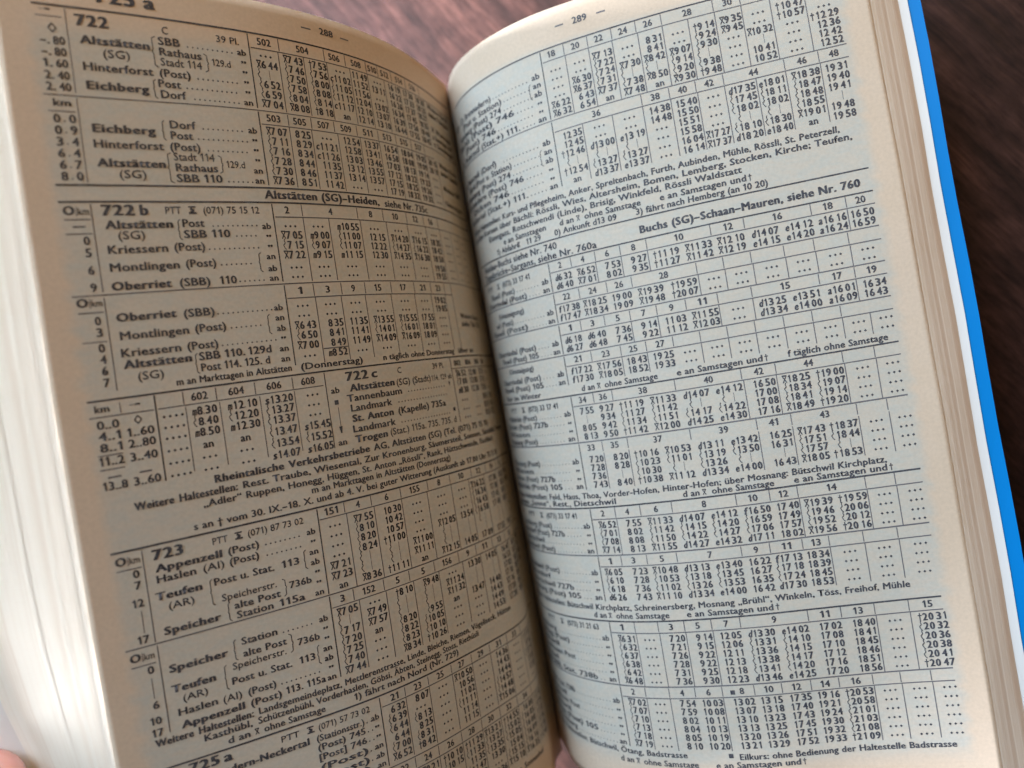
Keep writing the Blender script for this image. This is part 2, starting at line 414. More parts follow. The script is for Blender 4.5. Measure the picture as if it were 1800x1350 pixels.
section(R, 17.1, 20.0, 33.4, 6, 49.8, (71.8, 78.2, 84.2, 90.4, 103.7, 111), (57.3, 64.6, 71.8, 78.3, 84.4, 90.4, 97.3, 103.7, 111.1),
  [(61, '36'), (75, '38'), (81.2, '40'), (87.2, '42'), (97, '44'), (107.4, '46'), (114.2, '48')],
  [(50, 57.2, '12 35,12 45,t12 46,~ |,t12 54,an'), (57.3, 64.5, '...,...,d13 00,~ |,~13 27,d13 37'), (64.6, 71.7, '...,...,e13 19,~ |,~13 27,e13 37'),
   (71.8, 78.2, '14 38,14 48,...,...,...,...'), (78.3, 84.3, '15 40,15 50,15 51,15 58,16 04,16 14'), (84.4, 90.3, '...,...,...,...,X17 27,X17 37'),
   (90.4, 97.2, 'd17 35,~17 45,~18 02,~ |,~18 10,d18 20'), (97.3, 103.6, 'e18 01,~18 11,~18 02,~ |,~18 30,e18 40'),
   (103.7, 111, 'X18 38,~18 47,~18 48,~18 55,X19 01,an'), (111.1, 117, '19 31,19 40,19 41,|,19 48,19 58')], rows=r)
sidecol(r, [(9, 31, 'St. Peterzell (Dorf)', 'ab'), (13, 36.3, 'Bächli (Post u. Station)', 'an'), (10, 35.5, 'Hemberg (Post) 274', 'ab'), (9, 39.5, 'Brunnadern (Post) 746', '"'), (14, 34, 'Dicken 746', '"'), (9, 40, 'Neckertal (Stat.+) 111.', 'an')], 34)
R.brace(45.3, r[1] - 1.4, r[2] + .3)
R.T(9, 112.7, 35.9, 'Weitere Haltestellen: Kurs- und Pflegeheim, Anker, Spreitenbach, Furth, Aubinden, Mühle, Rössli, St. Peterzell,', 1.45, 'r', .05)
R.T(10, 115, 38.0, 'bei allen Kursen über Bächli: Rössli, Wies, Altersheim, Bomen, Lemberg, Stocken, Kirche; Teufen,', 1.45, 'r', .05)
R.T(22, 91, 40.1, 'Eisengass, Rotschwendi (Linde), Brisig, Winkfeld, Rössli Waldstatt', 1.45, 'r', .05)
R.T(28.7, 43.5, 42.2, 'e an Samstagen', 1.45, 'r', .05); R.T(47.4, 67.8, 42.2, 'd an    ohne Samstage', 1.45, 'r', .05); R.S('X', 52, 42.2, 1.3)
R.T(72.2, 91.6, 42.2, 'e an Samstagen und', 1.45, 'r', .05); R.S('t', 92, 42.2, 1.4)
R.T(25, 41.6, 44.2, '1) Abfahrt    11 29', 1.45, 'r', .05); R.S('X', 33.8, 44.2, 1.3); R.T(45.6, 61.7, 44.2, '0) Ankunft d13 09', 1.45, 'r', .05); R.T(66.3, 96, 44.2, '3) fährt nach Hemberg (an 10 20)', 1.45, 'r', .05)
R.H(11, 117.2, 44.94, .3, False)
R.block('cross references to timetables 740, 760a and 760')
R.T(15, 45.7, 47.3, 'Nesslau–Buchs siehe Nr. 740', 1.7, 'r'); R.T(14, 55.9, 49.5, 'Ziegelbrücke–Sargans, siehe Nr. 760a', 1.7, 'r')
R.T(66.5, 115, 48.6, 'Buchs (SG)–Schaan–Mauren, siehe Nr. 760', 1.75, 'b')
R.H(11, 117.2, 50.0, .3, False)
def names4(v, items, main=42.4, d0=31, right=True):
    for (u0, u1, txt), vv, end in zip(items, v, ['ab'] + ['"'] * (len(v) - 2) + ['an']):
        R.T(u0, u1, vv, txt, 1.45, 'r'); R.D(u1 + 1.0, main - 3.4, vv, 1.05, .15)
        if end == '"': R.T(main - 2.2, main - 1, vv - .35, ',,', 1.6, 'b')
        else: R.T(main - 2.9, main - .8, vv, end, 1.4, 'r')
def phone(v, num, u=20.5):
    R.T(u - 7, u - 3, v, 'PTT', 1.3, 'l'); R.S('T', u, v, 1.35, 1.4); R.T(u + 3, u + 14, v, num, 1.4, 'r')
R.block('timetable with trains 2 to 28')
R.H(42.7, 117.2, 52.8, .15); R.H(9, 117.2, 57.72, .17); R.H(42.7, 117.2, 60.7, .15); R.H(8, 117.2, 65.5, .17)
r = section(R, 50, 52.8, 57.75, 2, 42.4, (48.7, 55, 61.2, 67.5, 82.1, 89.5, 104, 111.4), (54.9, 61.2, 67.5, 111.4),
  [(45.6, '2'), (51.8, '4'), (58, '6'), (64.4, '8'), (75, '10'), (86, '12'), (96.8, '16'), (107.6, '18'), (114.4, '20')],
  [(42.5, 48.7, 'd6 32,d6 40'), (48.7, 54.9, 'X6 52,X7 01'), (54.9, 61.1, '7 53,8 02'), (61.2, 67.4, '9 27,9 35'), (67.5, 74.8, 't11 19,t11 27'), (74.8, 82.2, 'X11 33,X11 42'),
   (82.2, 89.4, 'X12 10,X12 19'), (89.4, 96.9, 'd14 07,e14 15'), (96.9, 104.2, 'e14 12,e14 20'), (104.2, 111.3, 'a16 16,a16 24'), (111.4, 117, '16 50,16 59')])
phone(52.7, '(073) 33 17 41', 22); names4(r, [(17, 29.8, 'Flawil (Post)'), (13, 34, 'Oberrindal (Post)')])
r = section(R, 57.75, 60.7, 65.5, 2, 42.4, (49.5, 56.6, 62.7, 77.7, 83.7, 89.8, 97, 103.4, 110.6), (77.8, 83.8, 90, 97.1, 103.5, 110.7),
  [(46, '22'), (53, '24'), (59.6, '26'), (70.2, '28')],
  [(42.5, 49.4, 'f17 38,f17 47'), (49.5, 56.4, 'X18 25,X18 34'), (56.4, 62.5, '19 00,19 09'), (62.5, 70, 'X19 39,X19 48'), (70, 77.6, 't19 59,t20 07'), (77.8, 83.8, D2), (83.8, 90, D2), (90, 97.1, D2), (97.1, 103.5, D2), (103.5, 110.7, D2), (110.7, 117, D2)])
R.T(19.9, 32, 60.6, '(Umsteigung)', 1.4, 'r'); names4(r, [(17, 27, 'wil (Post)'), (13, 32.5, 'Flawil (Post)')])
R.block('timetable with trains 1 to 27 and its footnotes')
R.H(42.7, 117.2, 68.3, .15); R.H(8, 117.2, 73.25, .17); R.H(42.7, 117.2, 76.1, .15)
r = section(R, 65.5, 68.3, 73.25, 2, 42.4, (48.5, 54.7, 61, 67.3, 74, 81.2, 88.7, 103.2, 110.7), (61, 67.3, 81.2, 88.7, 110.7),
  [(45.5, '1'), (51.6, '3'), (58, '5'), (64.2, '7'), (70.7, '9'), (77.7, '11'), (96, '15'), (107, '17'), (114.2, '19')],
  [(42.5, 48.5, 'd6 18,d6 27'), (48.5, 54.8, 'd6 40,d6 48'), (54.8, 61, '7 36,7 45'), (61, 67.2, '9 14,9 22'), (67.3, 73.9, '11 03,11 12'), (73.9, 81.2, 'X11 55,X12 03'), (81.2, 88.7, D2),
   (88.7, 96, 'd13 25,d13 34'), (96, 103.3, 'e13 51,e14 00'), (103.3, 110.7, 'a16 01,a16 09'), (110.8, 117, '16 34,16 43')])
names4(r, [(14.3, 34.1, 'Oberrindal (Post)'), (17.1, 34.6, 'Flawil (Post) 105')])
r = section(R, 73.25, 76.1, 80.9, 2, 42.4, (49.9, 57.4, 63.5, 69.8, 76, 82.1, 88.2, 94.4, 100.5, 106.5), (57.4, 63.5, 76, 82.1, 88.2, 94.4, 100.5, 106.6, 112.4),
  [(46.2, '21'), (53.6, '23'), (60.4, '25'), (66.8, '27')],
  [(42.5, 49.9, 'f17 22,f17 30'), (49.9, 57.3, 'X17 56,X18 05'), (57.4, 63.5, '18 43,18 52'), (63.5, 69.8, '19 25,19 33')] + [(a, b, D2) for a, b in ((69.8, 76), (76, 82.1), (82.1, 88.2), (88.2, 94.4), (94.4, 100.5), (100.5, 106.6), (106.6, 112.4), (112.4, 118))])
R.T(20.6, 31.9, 75.5, '(Umsteigung)', 1.35, 'r'); names4(r, [(14.6, 34, 'Oberrindal (Post)'), (14.8, 34.5, 'Flawil (Post) 105')])
R.T(15, 33, 82.6, 'Nur im Winter', 1.4, 'r', .06)
R.T(45.8, 65, 82.6, 'd an    ohne Samstage', 1.45, 'r', .06); R.S('X', 50.1, 82.6, 1.3); R.T(69.4, 88.6, 82.6, 'e an Samstagen und', 1.45, 'r', .06); R.S('t', 89, 82.6, 1.4); R.T(94, 115.2, 82.6, 'f täglich ohne Samstage', 1.45, 'r', .06)
R.H(8, 117.2, 83.3, .33, False)
R.block('timetable with trains 33 to 44 and its footnotes')
R.H(42.7, 117.2, 86.1, .15); R.H(7, 117.2, 95.05, .2)
dts = [(105.5, 112, D4), (112, 118, D4)]
r = section(R, 83.3, 86.1, 95.05, 4, 42.4, (48.6, 53.5, 68.6, 83.5, 91, 105.3, 112), (83.8, 90.9, 105.5, 112.1),
  [(45.6, '34'), (51.1, '36'), (61, '38'), (76.2, '40'), (87.3, '42'), (98, '44')],
  [(43, 48.4, '7 55,|,8 05,8 13'), (48.4, 53.7, '9 27,9 34,9 42,9 50'), (53.7, 61, 't11 19,~11 27,~11 34,t11 42'), (61, 68.6, 'X11 33,~11 42,~11 51,X12 00'), (68.6, 76.2, 'd14 07,~ |,~14 17,d14 25'),
   (76.2, 83.6, 'e14 12,~ |,~14 22,e14 30'), (83.8, 90.8, '16 50,17 00,17 08,17 16'), (91, 98.2, 'X18 25,~18 34,~18 41,X18 49'), (98.2, 105.4, 't19 00,~19 07,~19 14,t19 20')] + dts)
phone(85.9, '(073) 33 17 41', 24); names4(r, [(13.7, 30, 'Mühlrüti (Post)'), (11.8, 33.7, 'Dreien (Post) 727b'), (12, 25.8, 'Wiesen'), (11.9, 28.7, 'Mosnang (Post)')])
r = section(R, 95.05, 97.95, 107.0, 4, 42.4, (48.8, 55.3, 70.2, 85, 92.5, 106.5, 112.8), (48.9, 55.3, 85.1, 92.5, 106.6, 112.9),
  [(45.7, '33'), (52, '35'), (62.6, '37'), (77.7, '39'), (88.6, '41'), (99.6, '43')],
  [(43, 48.8, '7 20,7 28,7 36,7 43'), (49, 55.2, '8 20,8 28,|,8 40'), (55.2, 62.6, 't10 16,~10 23,~10 30,t10 38'), (62.6, 70.1, 'X10 53,~11 01,~ |,X11 12'), (70.1, 77.6, 'd13 11,~13 19,~13 26,d13 34'),
   (77.6, 85, 'e13 42,~13 50,~ |,e14 00'), (85.1, 92.4, '16 25,16 31,|,16 43'), (92.5, 99.6, 'X17 43,~17 51,~17 57,X18 05'), (99.6, 106.5, 't18 37,~18 44,~ |,t18 53'), (106.6, 112.9, D4), (112.9, 118.3, D4)])
names4(r, [(11.5, 28, 'Mosnang (Post)'), (10, 24.5, 'Wiesen'), (10, 33, 'Dreien (Post) 727b'), (10, 35, 'Mühlrüti (Post) 105')])
R.T(8, 110.8, 108.9, 'Weitere Haltestellen: Feld, Haus, Thoa, Vorder-Hofen, Hinter-Hofen; über Mosnang: Bütschwil Kirchplatz,', 1.45, 'r', .04)
R.T(9, 49.9, 110.7, 'Libingen „Sonne“, Rest., Dietschwil', 1.45, 'r', .04); R.T(66.2, 86.6, 110.7, 'd an    ohne Samstage', 1.45, 'r', .04); R.S('X', 70.7, 110.7, 1.3); R.T(90.9, 110.6, 110.7, 'e an Samstagen und', 1.45, 'r', .04); R.S('t', 111, 110.7, 1.4)
R.H(7, 117.2, 111.3, .36, False)
R.block('timetable with trains 1 to 14 and its footnotes')
R.H(42.7, 117.2, 114.25, .16); R.H(6, 117.2, 123.2, .2); R.H(42.7, 117.2, 126, .16)
r = section(R, 111.3, 114.25, 123.2, 4, 42.4, (49.2, 55.6, 63.2, 77.8, 85.2, 91.3, 105.7, 111.8), (49.3, 91.4, 105.8, 111.9),
  [(45.8, '2'), (52.3, '4'), (59.4, '6'), (70.6, '8'), (81.5, '10'), (88.2, '12'), (98.6, '14')],
  [(43, 49.2, 'X6 52,~7 01,~7 08,X7 14'), (49.3, 55.6, '7 55,8 02,8 08,8 13'), (55.6, 63.2, 'X11 33,~11 42,~11 50,X11 55'), (63.2, 70.6, 'd14 07,~14 15,~14 22,d14 27'), (70.6, 77.9, 'e14 12,~14 20,~14 27,e14 32'),
   (77.9, 85.2, 'f16 50,~16 59,~17 06,d17 11'), (85.2, 91.4, '17 40,17 49,17 57,18 02'), (91.4, 98.6, 'X19 39,~19 46,~19 52,X19 56'), (98.6, 105.8, 't19 59,~20 06,~20 12,t20 16'), (105.8, 111.9, D4), (111.9, 118.3, D4)])
phone(113.8, '(073) 33 17 41', 24); names4(r, [(11, 28.5, 'Lütisburg (Post)'), (9, 33, 'Unterdorf (Post) 727b'), (9.5, 24, 'Tufertschwil'), (9, 28.3, 'Bazenheid (Post)')])
r = section(R, 123.2, 126, 134.9, 4, 42.4, (48.7, 55.2, 62.4, 77.1, 83.4, 90.5, 96.2, 103.4, 110.5), (96.2, 103.5, 110.6),
  [(45.6, '1'), (51.8, '3'), (58.8, '5'), (70, '7'), (80.3, '9'), (87, '11'), (93.4, '13')],
  [(43, 48.7, 'X6 05,~6 10,~6 18,d6 26'), (48.8, 55.2, '7 23,7 28,7 36,7 43'), (55.2, 62.4, 'X10 48,~10 53,~11 02,X11 10'), (62.4, 69.8, 'd13 13,~13 18,~13 26,d13 34'), (69.8, 77.1, 'e13 40,~13 45,~13 53,e14 00'),
   (77.1, 83.4, '16 22,16 27,16 35,16 42'), (83.4, 90.3, 'f17 13,~17 18,~17 24,d17 30'), (90.3, 96.1, '18 34,18 39,18 45,18 53'), (96.2, 103.5, D4), (103.5, 110.6, D4), (110.6, 118.3, D4)])
names4(r, [(9, 28.5, 'Bazenheid (Post)'), (8.5, 24, 'Unterdorf'), (9, 33, 'Tufertschwil 727b'), (8, 35, 'Lütisburg (Post) 105')])
R.T(8, 111.4, 136.8, 'Weitere Haltestellen: Bütschwil Kirchplatz, Schreinersberg, Mosnang „Brühl“, Winkeln, Töss, Freihof, Mühle', 1.45, 'r', .03)
R.T(38.2, 58.3, 138.8, 'd an    ohne Samstage', 1.45, 'r', .03); R.S('X', 42.6, 138.8, 1.3); R.T(62.4, 82, 138.8, 'e an Samstagen und', 1.45, 'r', .03); R.S('t', 82.5, 138.8, 1.4)
R.H(5, 117.2, 139.55, .36, False)
R.block('timetable with trains 1 to 16 and its footnotes')
R.H(42.7, 117.2, 142.4, .16); R.H(5, 117.2, 155.5, .2); R.H(42.7, 117.2, 158.3, .16)
r = section(R, 139.5, 142.4, 155.5, 6, 42.4, (49.2, 55.1, 61.4, 67.7, 74.2, 89.1, 96.2, 103.3, 110.4), (49.3, 55.2, 61.5, 67.8, 103.4, 110.5),
  [(45.7, '1'), (58.2, '3'), (64.5, '5'), (71, '7'), (81.7, '9'), (92.7, '11'), (99.8, '13'), (114.2, '15')],
  [(43, 49.2, 'X6 31,~6 32,~6 37,~6 38,~6 42,X6 48'), (49.2, 55.1, D6), (55.1, 61.4, '7 20,7 21,7 26,7 28,7 31,7 36'), (61.5, 67.7, '9 14,9 15,9 22,9 22,9 25,9 30'), (67.7, 74.3, '12 05,12 06,12 11,12 13,12 18,12 23'),
   (74.3, 81.7, 'd13 30,~13 31,~13 36,~13 38,~13 41,d13 46'), (81.7, 89.1, 'e14 02,~14 10,~14 15,~14 17,~14 20,e14 25'), (89.1, 96.2, '17 02,17 08,17 10,17 12,17 16,17 20'), (96.2, 103.3, '18 40,18 41,18 45,18 46,18 51,18 56'), (103.3, 110.4, D6), (110.4, 118, 't20 31,~20 32,~20 36,~20 38,~20 41,t20 47')])
phone(141.9, '(073) 31 21 63', 25); names4(r, [(8, 22, 'Kirchberg'), (11, 27.5, 'Bräägg (Post)'), (8, 22, 'Gähwil'), (10, 29, 'Schalkhusen Post'), (8, 20, 'Dietschwil'), (9, 36, 'Wil SBB, Stat. 738b')])
r = section(R, 155.5, 158.3, 171.2, 6, 42.4, (49.1, 55.1, 61.3, 67.6, 74.8, 80.9, 87.3, 93.4, 100.6, 106.4, 112.6), (49.2, 55.1, 67.6, 100.7, 106.5, 112.7),
  [(45.8, '2'), (58.2, '4'), (64.4, '6'), (72, '8'), (78, '10'), (84.1, '12'), (90.4, '14'), (97, '16')],
  [(43, 49.1, 'X7 02,~7 07,~7 10,~7 13,~7 18,X7 19'), (49.1, 55.1, D6), (55.1, 61.3, '7 54,7 59,8 02,8 04,8 05,8 10'), (61.3, 67.6, '10 03,10 08,10 11,10 13,10 19,10 20'), (67.6, 74.8, '13 02,13 07,13 10,13 13,13 20,13 21'),
   (74.8, 80.9, '13 15,13 18,13 23,13 25,13 26,13 29'), (80.9, 87.3, '17 35,17 40,17 43,17 45,17 51,17 52'), (87.3, 93.4, '19 16,19 21,19 24,19 30,19 32,19 33'), (93.4, 100.6, 't20 53,~20 58,~21 01,~21 03,~21 08,t21 09'), (100.6, 106.5, D6), (106.5, 112.7, D6), (112.7, 118.6, D6)])
R.S('#', 69.4, 157.7, 1.3)
names4(r, [(8, 26, 'Wil SBB, Stat. 738b'), (8, 21, 'Dietschwil'), (9, 27, 'Schalkhusen Post'), (8, 22, 'Gähwil'), (9, 33, 'Bräägg (Post) 105'), (12, 24, 'Kirchberg')])
R.T(7, 57, 172.7, 'Weitere Haltestellen: Bütschwil, Ötang, Badstrasse', 1.4, 'r', .02); R.S('#', 66.6, 172.7, 1.3); R.T(69, 115.6, 173.2, 'Eilkurs: ohne Bedienung der Haltestelle Badstrasse', 1.45, 'r', .02)
R.T(39, 59.3, 175.0, 'd an    ohne Samstage', 1.45, 'r', .02); R.S('X', 43.6, 175.0, 1.3); R.T(63.3, 82.4, 175.1, 'e an Samstagen und', 1.45, 'r', .02); R.S('t', 82.8, 175.1, 1.4)
R.build(pageR)

# ================================================================ PAGE 288 (left)
L = Sheet(-1)
def rows6(v): return [v + 2.1 * i for i in range(6)]
def nm(u0, u1, v, t, w='r', h=1.55): L.T(u0, u1, v, t, h, w)
def end(v, kind, u=38.9):
    if kind == '"': L.T(u - 1.8, u - .7, v - .6, ',,', 1.5, 'b')
    else: L.T(u - 2.4, u - .45, v, kind, 1.25, 'r')
def okm(v, line=1.0):
    L.T(.5, 2.5, v, 'O', 1.6, 'b'); L.V(2.75, v - 1.5, v + .3, .1); L.T(3.0, 4.8, v, 'km', 1.3, 'l'); L.H(.6, 4.9, v + line, .14)
L.block('page heading and timetable 722 from Altstätten to Eichberg')
L.T(10.6, 17.8, -5.0, '725', 2.6, 'B'); L.T(19.2, 21.4, -5.0, 'a', 2.6, 'b'); L.H(52.6, 55.1, -7.1, .2); L.H(63.3, 65.8, -7.1, .2); L.T(57.4, 61.2, -6.6, '288', 1.5, 'r')
L.H(0, 114.5, -3.42, .36, False); L.H(39.7, 114.5, -.25, .15); L.H(0, 114.5, 13.13, .13)
L.V(5.3, -3, 12.6, .1); L.S('>', 1.9, -1.9, 1.5); L.H(.4, 4.6, -1.3, .12); L.S('O', 2.2, 1.6, 1.6)
for v, a, b in ((3.8, '–.', '80'), (5.9, '–.', '80'), (8, '1.', '60'), (10.2, '2.', '40'), (12.3, '2.', '40')):
    L.T(.6, 1.9 + .3, v, a, 1.5, 'r'); L.T(2.7, 4.7, v, b, 1.5, 'r')
nm(6.7, 12.5, -.2, '722', 'B', 2.1); nm(22, 23.2, -.4, 'C', 'l', 1.5); nm(32.5, 37.2, -.3, '39 Pl.', 'l', 1.4)
r = [1.8, 3.9, 6.0, 8.1, 10.2, 12.3]
nm(7.1, 19.4, 3.1, 'Altstätten', 'b'); nm(10.8, 15.5, 5.4, '(SG)', 'l'); nm(21, 25.2, 1.8, 'SBB'); nm(21, 29.1, 3.9, 'Rathaus'); nm(21, 28.9, 5.9, 'Stadt 114', 'l'); nm(31, 34.8, 4.8, '129.d', 'l', 1.4)
L.brace(19.7, .3, 6.3, 1, .9); L.brace(30.3, 2.6, 6.3, -1, .8); L.D(26.6, 35.6, 1.8, .98)
nm(7.1, 19.4, 8.1, 'Hinterforst'); nm(20.5, 26.4, 8.1, '(Post)'); L.D(27.8, 36, 8.1, .98)
nm(7.2, 18.2, 11.6, 'Eichberg', 'b'); nm(20, 24.3, 10.2, 'Post'); nm(20.2, 25, 12.3, 'Dorf'); L.D(25.4, 36, 10.2, .98); L.D(26.6, 35.6, 12.3, .98); L.brace(19.0, 8.8, 12.5, 1, .6)
for v, k in zip(r, ('ab', '"', '"', '"', '"', 'an')): end(v, k)
section(L, -3.4, -.25, 13, 6, 39.3, (46.2, 57.7, 63.7, 70.3, 74.4, 79.7, 86, 93), (45.8, 52.0, 58.1, 64.8, 70.4, 76.4, 82.8, 95.4),
  [(42.8, '502'), (52.0, '504'), (60.5, '506'), (67, '508'), (72.4, '510'), (77, '512'), (83, '514'), (89.5, '516')],
  [(39.5, 45.5, '...,X6 44,~ |,~6 52,~6 59,X7 04'), (45.8, 51.9, 'X7 43,~7 46,~7 50,~7 58,~8 04,X8 08'), (52, 58.1, 't7 53,~7 56,~8 00,~8 08,~8 14,t8 18'), (58.1, 64.7, '...,c11 02,~11 05,~11 12,c11 17,an'),
   (64.7, 70.3, '11 49,11 52,11 56,12 04,12 10,12 14'), (70.3, 76.4, '...,13 11,...,13 02,13 07,13 10'), (76.4, 82.8, '16 19,16 22,16 26,16 34,16 39,16 44'), (82.8, 89, '17 30,17 33,17 37,17 45,17 50,17 55'), (89, 95.2, '18 20,18 23,18 27,18 35,18 40,18 45')], rows=r, hv=-1.1)
for i, s in enumerate(('Weitere Kurse', 'siehe Fahrplan', '', 'X Werktage', 'a Samstage und', 't Sonntage')):
    if s: L.T(97, 112, 1.6 + 2.1 * i, s, 1.45, 'r')
L.block('timetable 722 from Eichberg back to Altstätten')
L.H(39.7, 95, 16, .14); L.H(0, 114.5, 29.5, .33, False); L.V(5.3, 13.5, 29.1, .1); L.T(1.4, 4.3, 15.1, 'km', 1.3, 'r'); L.H(.5, 4.8, 16.1, .12)
r = rows6(18.15)
for v, s in zip(r, ('0.0', '0.9', '3.4', '6.4', '6.7', '8.0')):
    L.T(1.1, 2.3, v, s[0], 1.55, 'r'); L.D(2.9, 2.95, v - .1, r=.17); L.T(3.6, 4.8, v, s[2], 1.55, 'r')
nm(7.2, 18.3, 19.6, 'Eichberg', 'b'); nm(21, 26, 18.15, 'Dorf'); nm(20.9, 25.2, 20.25, 'Post'); L.D(27.4, 36, 18.15, .98); L.D(26.2, 36, 20.25, .98); L.brace(19.5, 16.7, 20.6, 1, .6)
nm(7.1, 19.4, 22.5, 'Hinterforst'); nm(20.5, 26.3, 22.5, '(Post)'); L.D(27.8, 36, 22.5, .98)
nm(7.2, 19.3, 26.0, 'Altstätten', 'b'); nm(10.8, 15.5, 28.1, '(SG)', 'l'); nm(20.9, 28.8, 24.45, 'Stadt 114', 'l'); nm(21, 29.2, 26.55, 'Rathaus'); nm(20.9, 29.8, 28.65, 'SBB 110'); nm(31, 34.8, 25.6, '129.d', 'l', 1.4)
L.brace(19.6, 23, 28.9, 1, .9); L.brace(30.3, 23.2, 26.8, -1, .8); L.D(31, 36, 28.65, .98)
for v, k in zip(r, ('ab', '"', '"', '"', 'an', 'an')): end(v, k)
section(L, 13.13, 16, 29.3, 6, 39.3, (45.9, 51.5, 57.5, 64, 70.8, 77.3, 83.7, 90), (45.9, 51.3, 58.2, 64.7, 70.9, 77.4, 83.8, 90.2, 96.5),
  [(42.5, '503'), (48.6, '505'), (54.6, '507'), (60.8, '509'), (67.4, '511'), (74, '513'), (80.5, '515'), (87, '517')],
  [(39.5, 45.5, 'X7 07,~7 11,~7 16,~7 28,~7 30,X7 36'), (45.8, 51.1, '8 25,8 29,8 34,8 44,8 46,8 51'), (51.4, 58, '...,c11 21,c11 26,11 35,11 37,11 42'), (58.1, 64.6, '12 54,12 58,13 03,13 12,13 14,...'), (64.7, 70.8, '13 37,13 41,13 46,13 55,13 57,...'),
   (70.8, 77.3, '16 54,16 58,17 03,17 12,17 15,17 19'), (77.3, 83.7, '18 04,18 08,18 13,18 22,18 25,18 32'), (83.7, 90.1, '19 05,19 09,19 14,19 23,19 26,19 32'), (90.2, 96.4, '20 15,20 19,...,...,...,...')], rows=r)
for i, s in enumerate(('Weitere Kurse', 'siehe Tabelle', '', 'Altstätten SBB', '', 'Umsteigen')):
    if s: L.T(98, 112, 17.6 + 2.1 * i, s, 1.45, 'r')
L.block('timetable 722 b from Altstätten to Oberriet')
L.T(38, 67.6, 31.75, 'Altstätten (SG)–Heiden,', 1.75, 'b'); L.T(69.3, 86, 31.9, 'siehe Nr. 735c', 1.7, 'r')
L.H(0, 114.5, 32.56, .33, False); L.H(39.7, 114.5, 35.6, .14); L.H(0, 116, 49.7, .15); L.V(5.2, 33, 49.2, .12)
okm(34.9, .9); L.H(1.8, 3.9, 37.1, .2); L.H(.5, 4.9, 38.4, .14)
for v, s in ((40.4, '0'), (42.6, '5'), (45.8, '6'), (49.0, '9')): L.T(3.2, 4.3, v, s, 1.55, 'r')
nm(6.8, 12.6, 35.1, '722', 'B', 2.0); nm(13.4, 15, 35.1, 'b', 'b', 2.0); nm(18, 20.9, 34.9, 'PTT', 'l', 1.4); L.S('T', 22.3, 34.9, 1.45, 1.5); nm(25.1, 36.4, 34.9, '(071) 75 15 12', 'l', 1.4)
nm(7.1, 19.1, 37.6, 'Altstätten', 'b'); nm(9.1, 13.8, 39.6, '(SG)', 'l'); nm(20.8, 25, 37.5, 'Post'); nm(20.8, 29.8, 39.65, 'SBB 110'); L.brace(19.9, 36, 40, 1, .6); L.D(26.6, 35.6, 37.6, .98); L.D(31, 35.8, 39.7, .98)
nm(7, 17.6, 42.2, 'Kriessern'); nm(18.7, 24.5, 42.1, '(Post)'); L.D(25.3, 36, 42.2, .98)
nm(6.9, 19.3, 45.5, 'Montlingen'); nm(20.4, 26.2, 45.4, '(Post)'); L.D(27.2, 33.8, 45.4, .98); L.brace(34.8, 43, 47, 1, .6)
nm(6.7, 17.4, 49.0, 'Oberriet', 'b'); nm(18.8, 24.6, 49.0, '(SBB)'); nm(26.4, 29.8, 49.0, '110'); L.D(30.4, 36, 48.9, .98)
r = [38.1, 40.2, 42.3, 44.4, 46.9, 48.9]
for v, k in zip(r, ('ab', '"', '"', 'an', 'ab', 'an')): end(v, k)
section(L, 32.56, 35.6, 49.5, 6, 39.3, (46, 60.3, 68.1, 76.4, 83.3, 90.1), (46, 52.3, 60.8, 68.8, 76.2, 83.7, 90.4, 96.8, 103),
  [(42.5, '2'), (53, '4'), (64.2, '8'), (72.2, '10'), (79.8, '12'), (86.5, '16')],
  [(39.5, 45.5, '...,X7 05,~7 15,X7 22,...,...'), (46, 52.1, '...,m9 00,~9 07,m9 15,...,...'), (52.3, 60.4, 'm10 55,~11 00,~11 07,m11 15,...,...'), (60.8, 68, '...,12 15,12 22,12 30,...,...'), (68.6, 76, '...,X14 20,~14 27,X14 35,...,...'),
   (76.2, 83.5, '...,X16 15,~16 22,X16 30,...,...'), (83.6, 90, '...,18 35,18 42,18 50,19 50,19 55'), (90.4, 96.8, D6), (96.8, 103, D6), (103, 109, D6)], rows=r)
L.block('timetable 722 b from Oberriet back to Altstätten')
L.H(39.7, 91, 52.8, .15); L.H(0, 117, 68.9, .33, False); L.V(5.2, 50.2, 67.4, .12); L.V(91, 50, 67, .14)
okm(51.7, 1.1); L.H(.6, 4.7, 58.2, .12)
for v, s in ((55.1, '0'), (57.2, '3'), (60.1, '0'), (62.2, '4'), (64.3, '6'), (66.5, '7')): L.T(3.1, 4.2, v, s, 1.55, 'r' if s != '6' else 'b')
nm(6.7, 17.5, 54.8, 'Oberriet', 'b'); nm(18.7, 24.6, 55, '(SBB)'); L.D(25.2, 36, 55.1, .98)
nm(6.9, 19.3, 58.2, 'Montlingen'); nm(20.4, 26.4, 58.1, '(Post)'); L.D(27.4, 33.8, 58.1, .98); L.brace(34.8, 55.8, 59.9, 1, .6)
nm(6.7, 17.4, 61.4, 'Kriessern'); nm(18.5, 24.4, 61.4, '(Post)'); L.D(25.2, 36, 61.4, .98)
nm(6.8, 19.1, 63.6, 'Altstätten', 'b'); nm(20.4, 29.4, 63.6, 'SBB 110.'); nm(30, 34.8, 63.6, '129d'); nm(9, 13.6, 66, '(SG)', 'l'); nm(20.5, 34.2, 65.8, 'Post 114. 125. d'); L.brace(19.6, 62.2, 66.2, 1, .6)
r = [55.1, 57.2, 59.4, 61.5, 63.65, 65.8]
for v, k in zip(r, ('ab', 'an', 'ab', '"', 'an', 'an')): end(v, k)
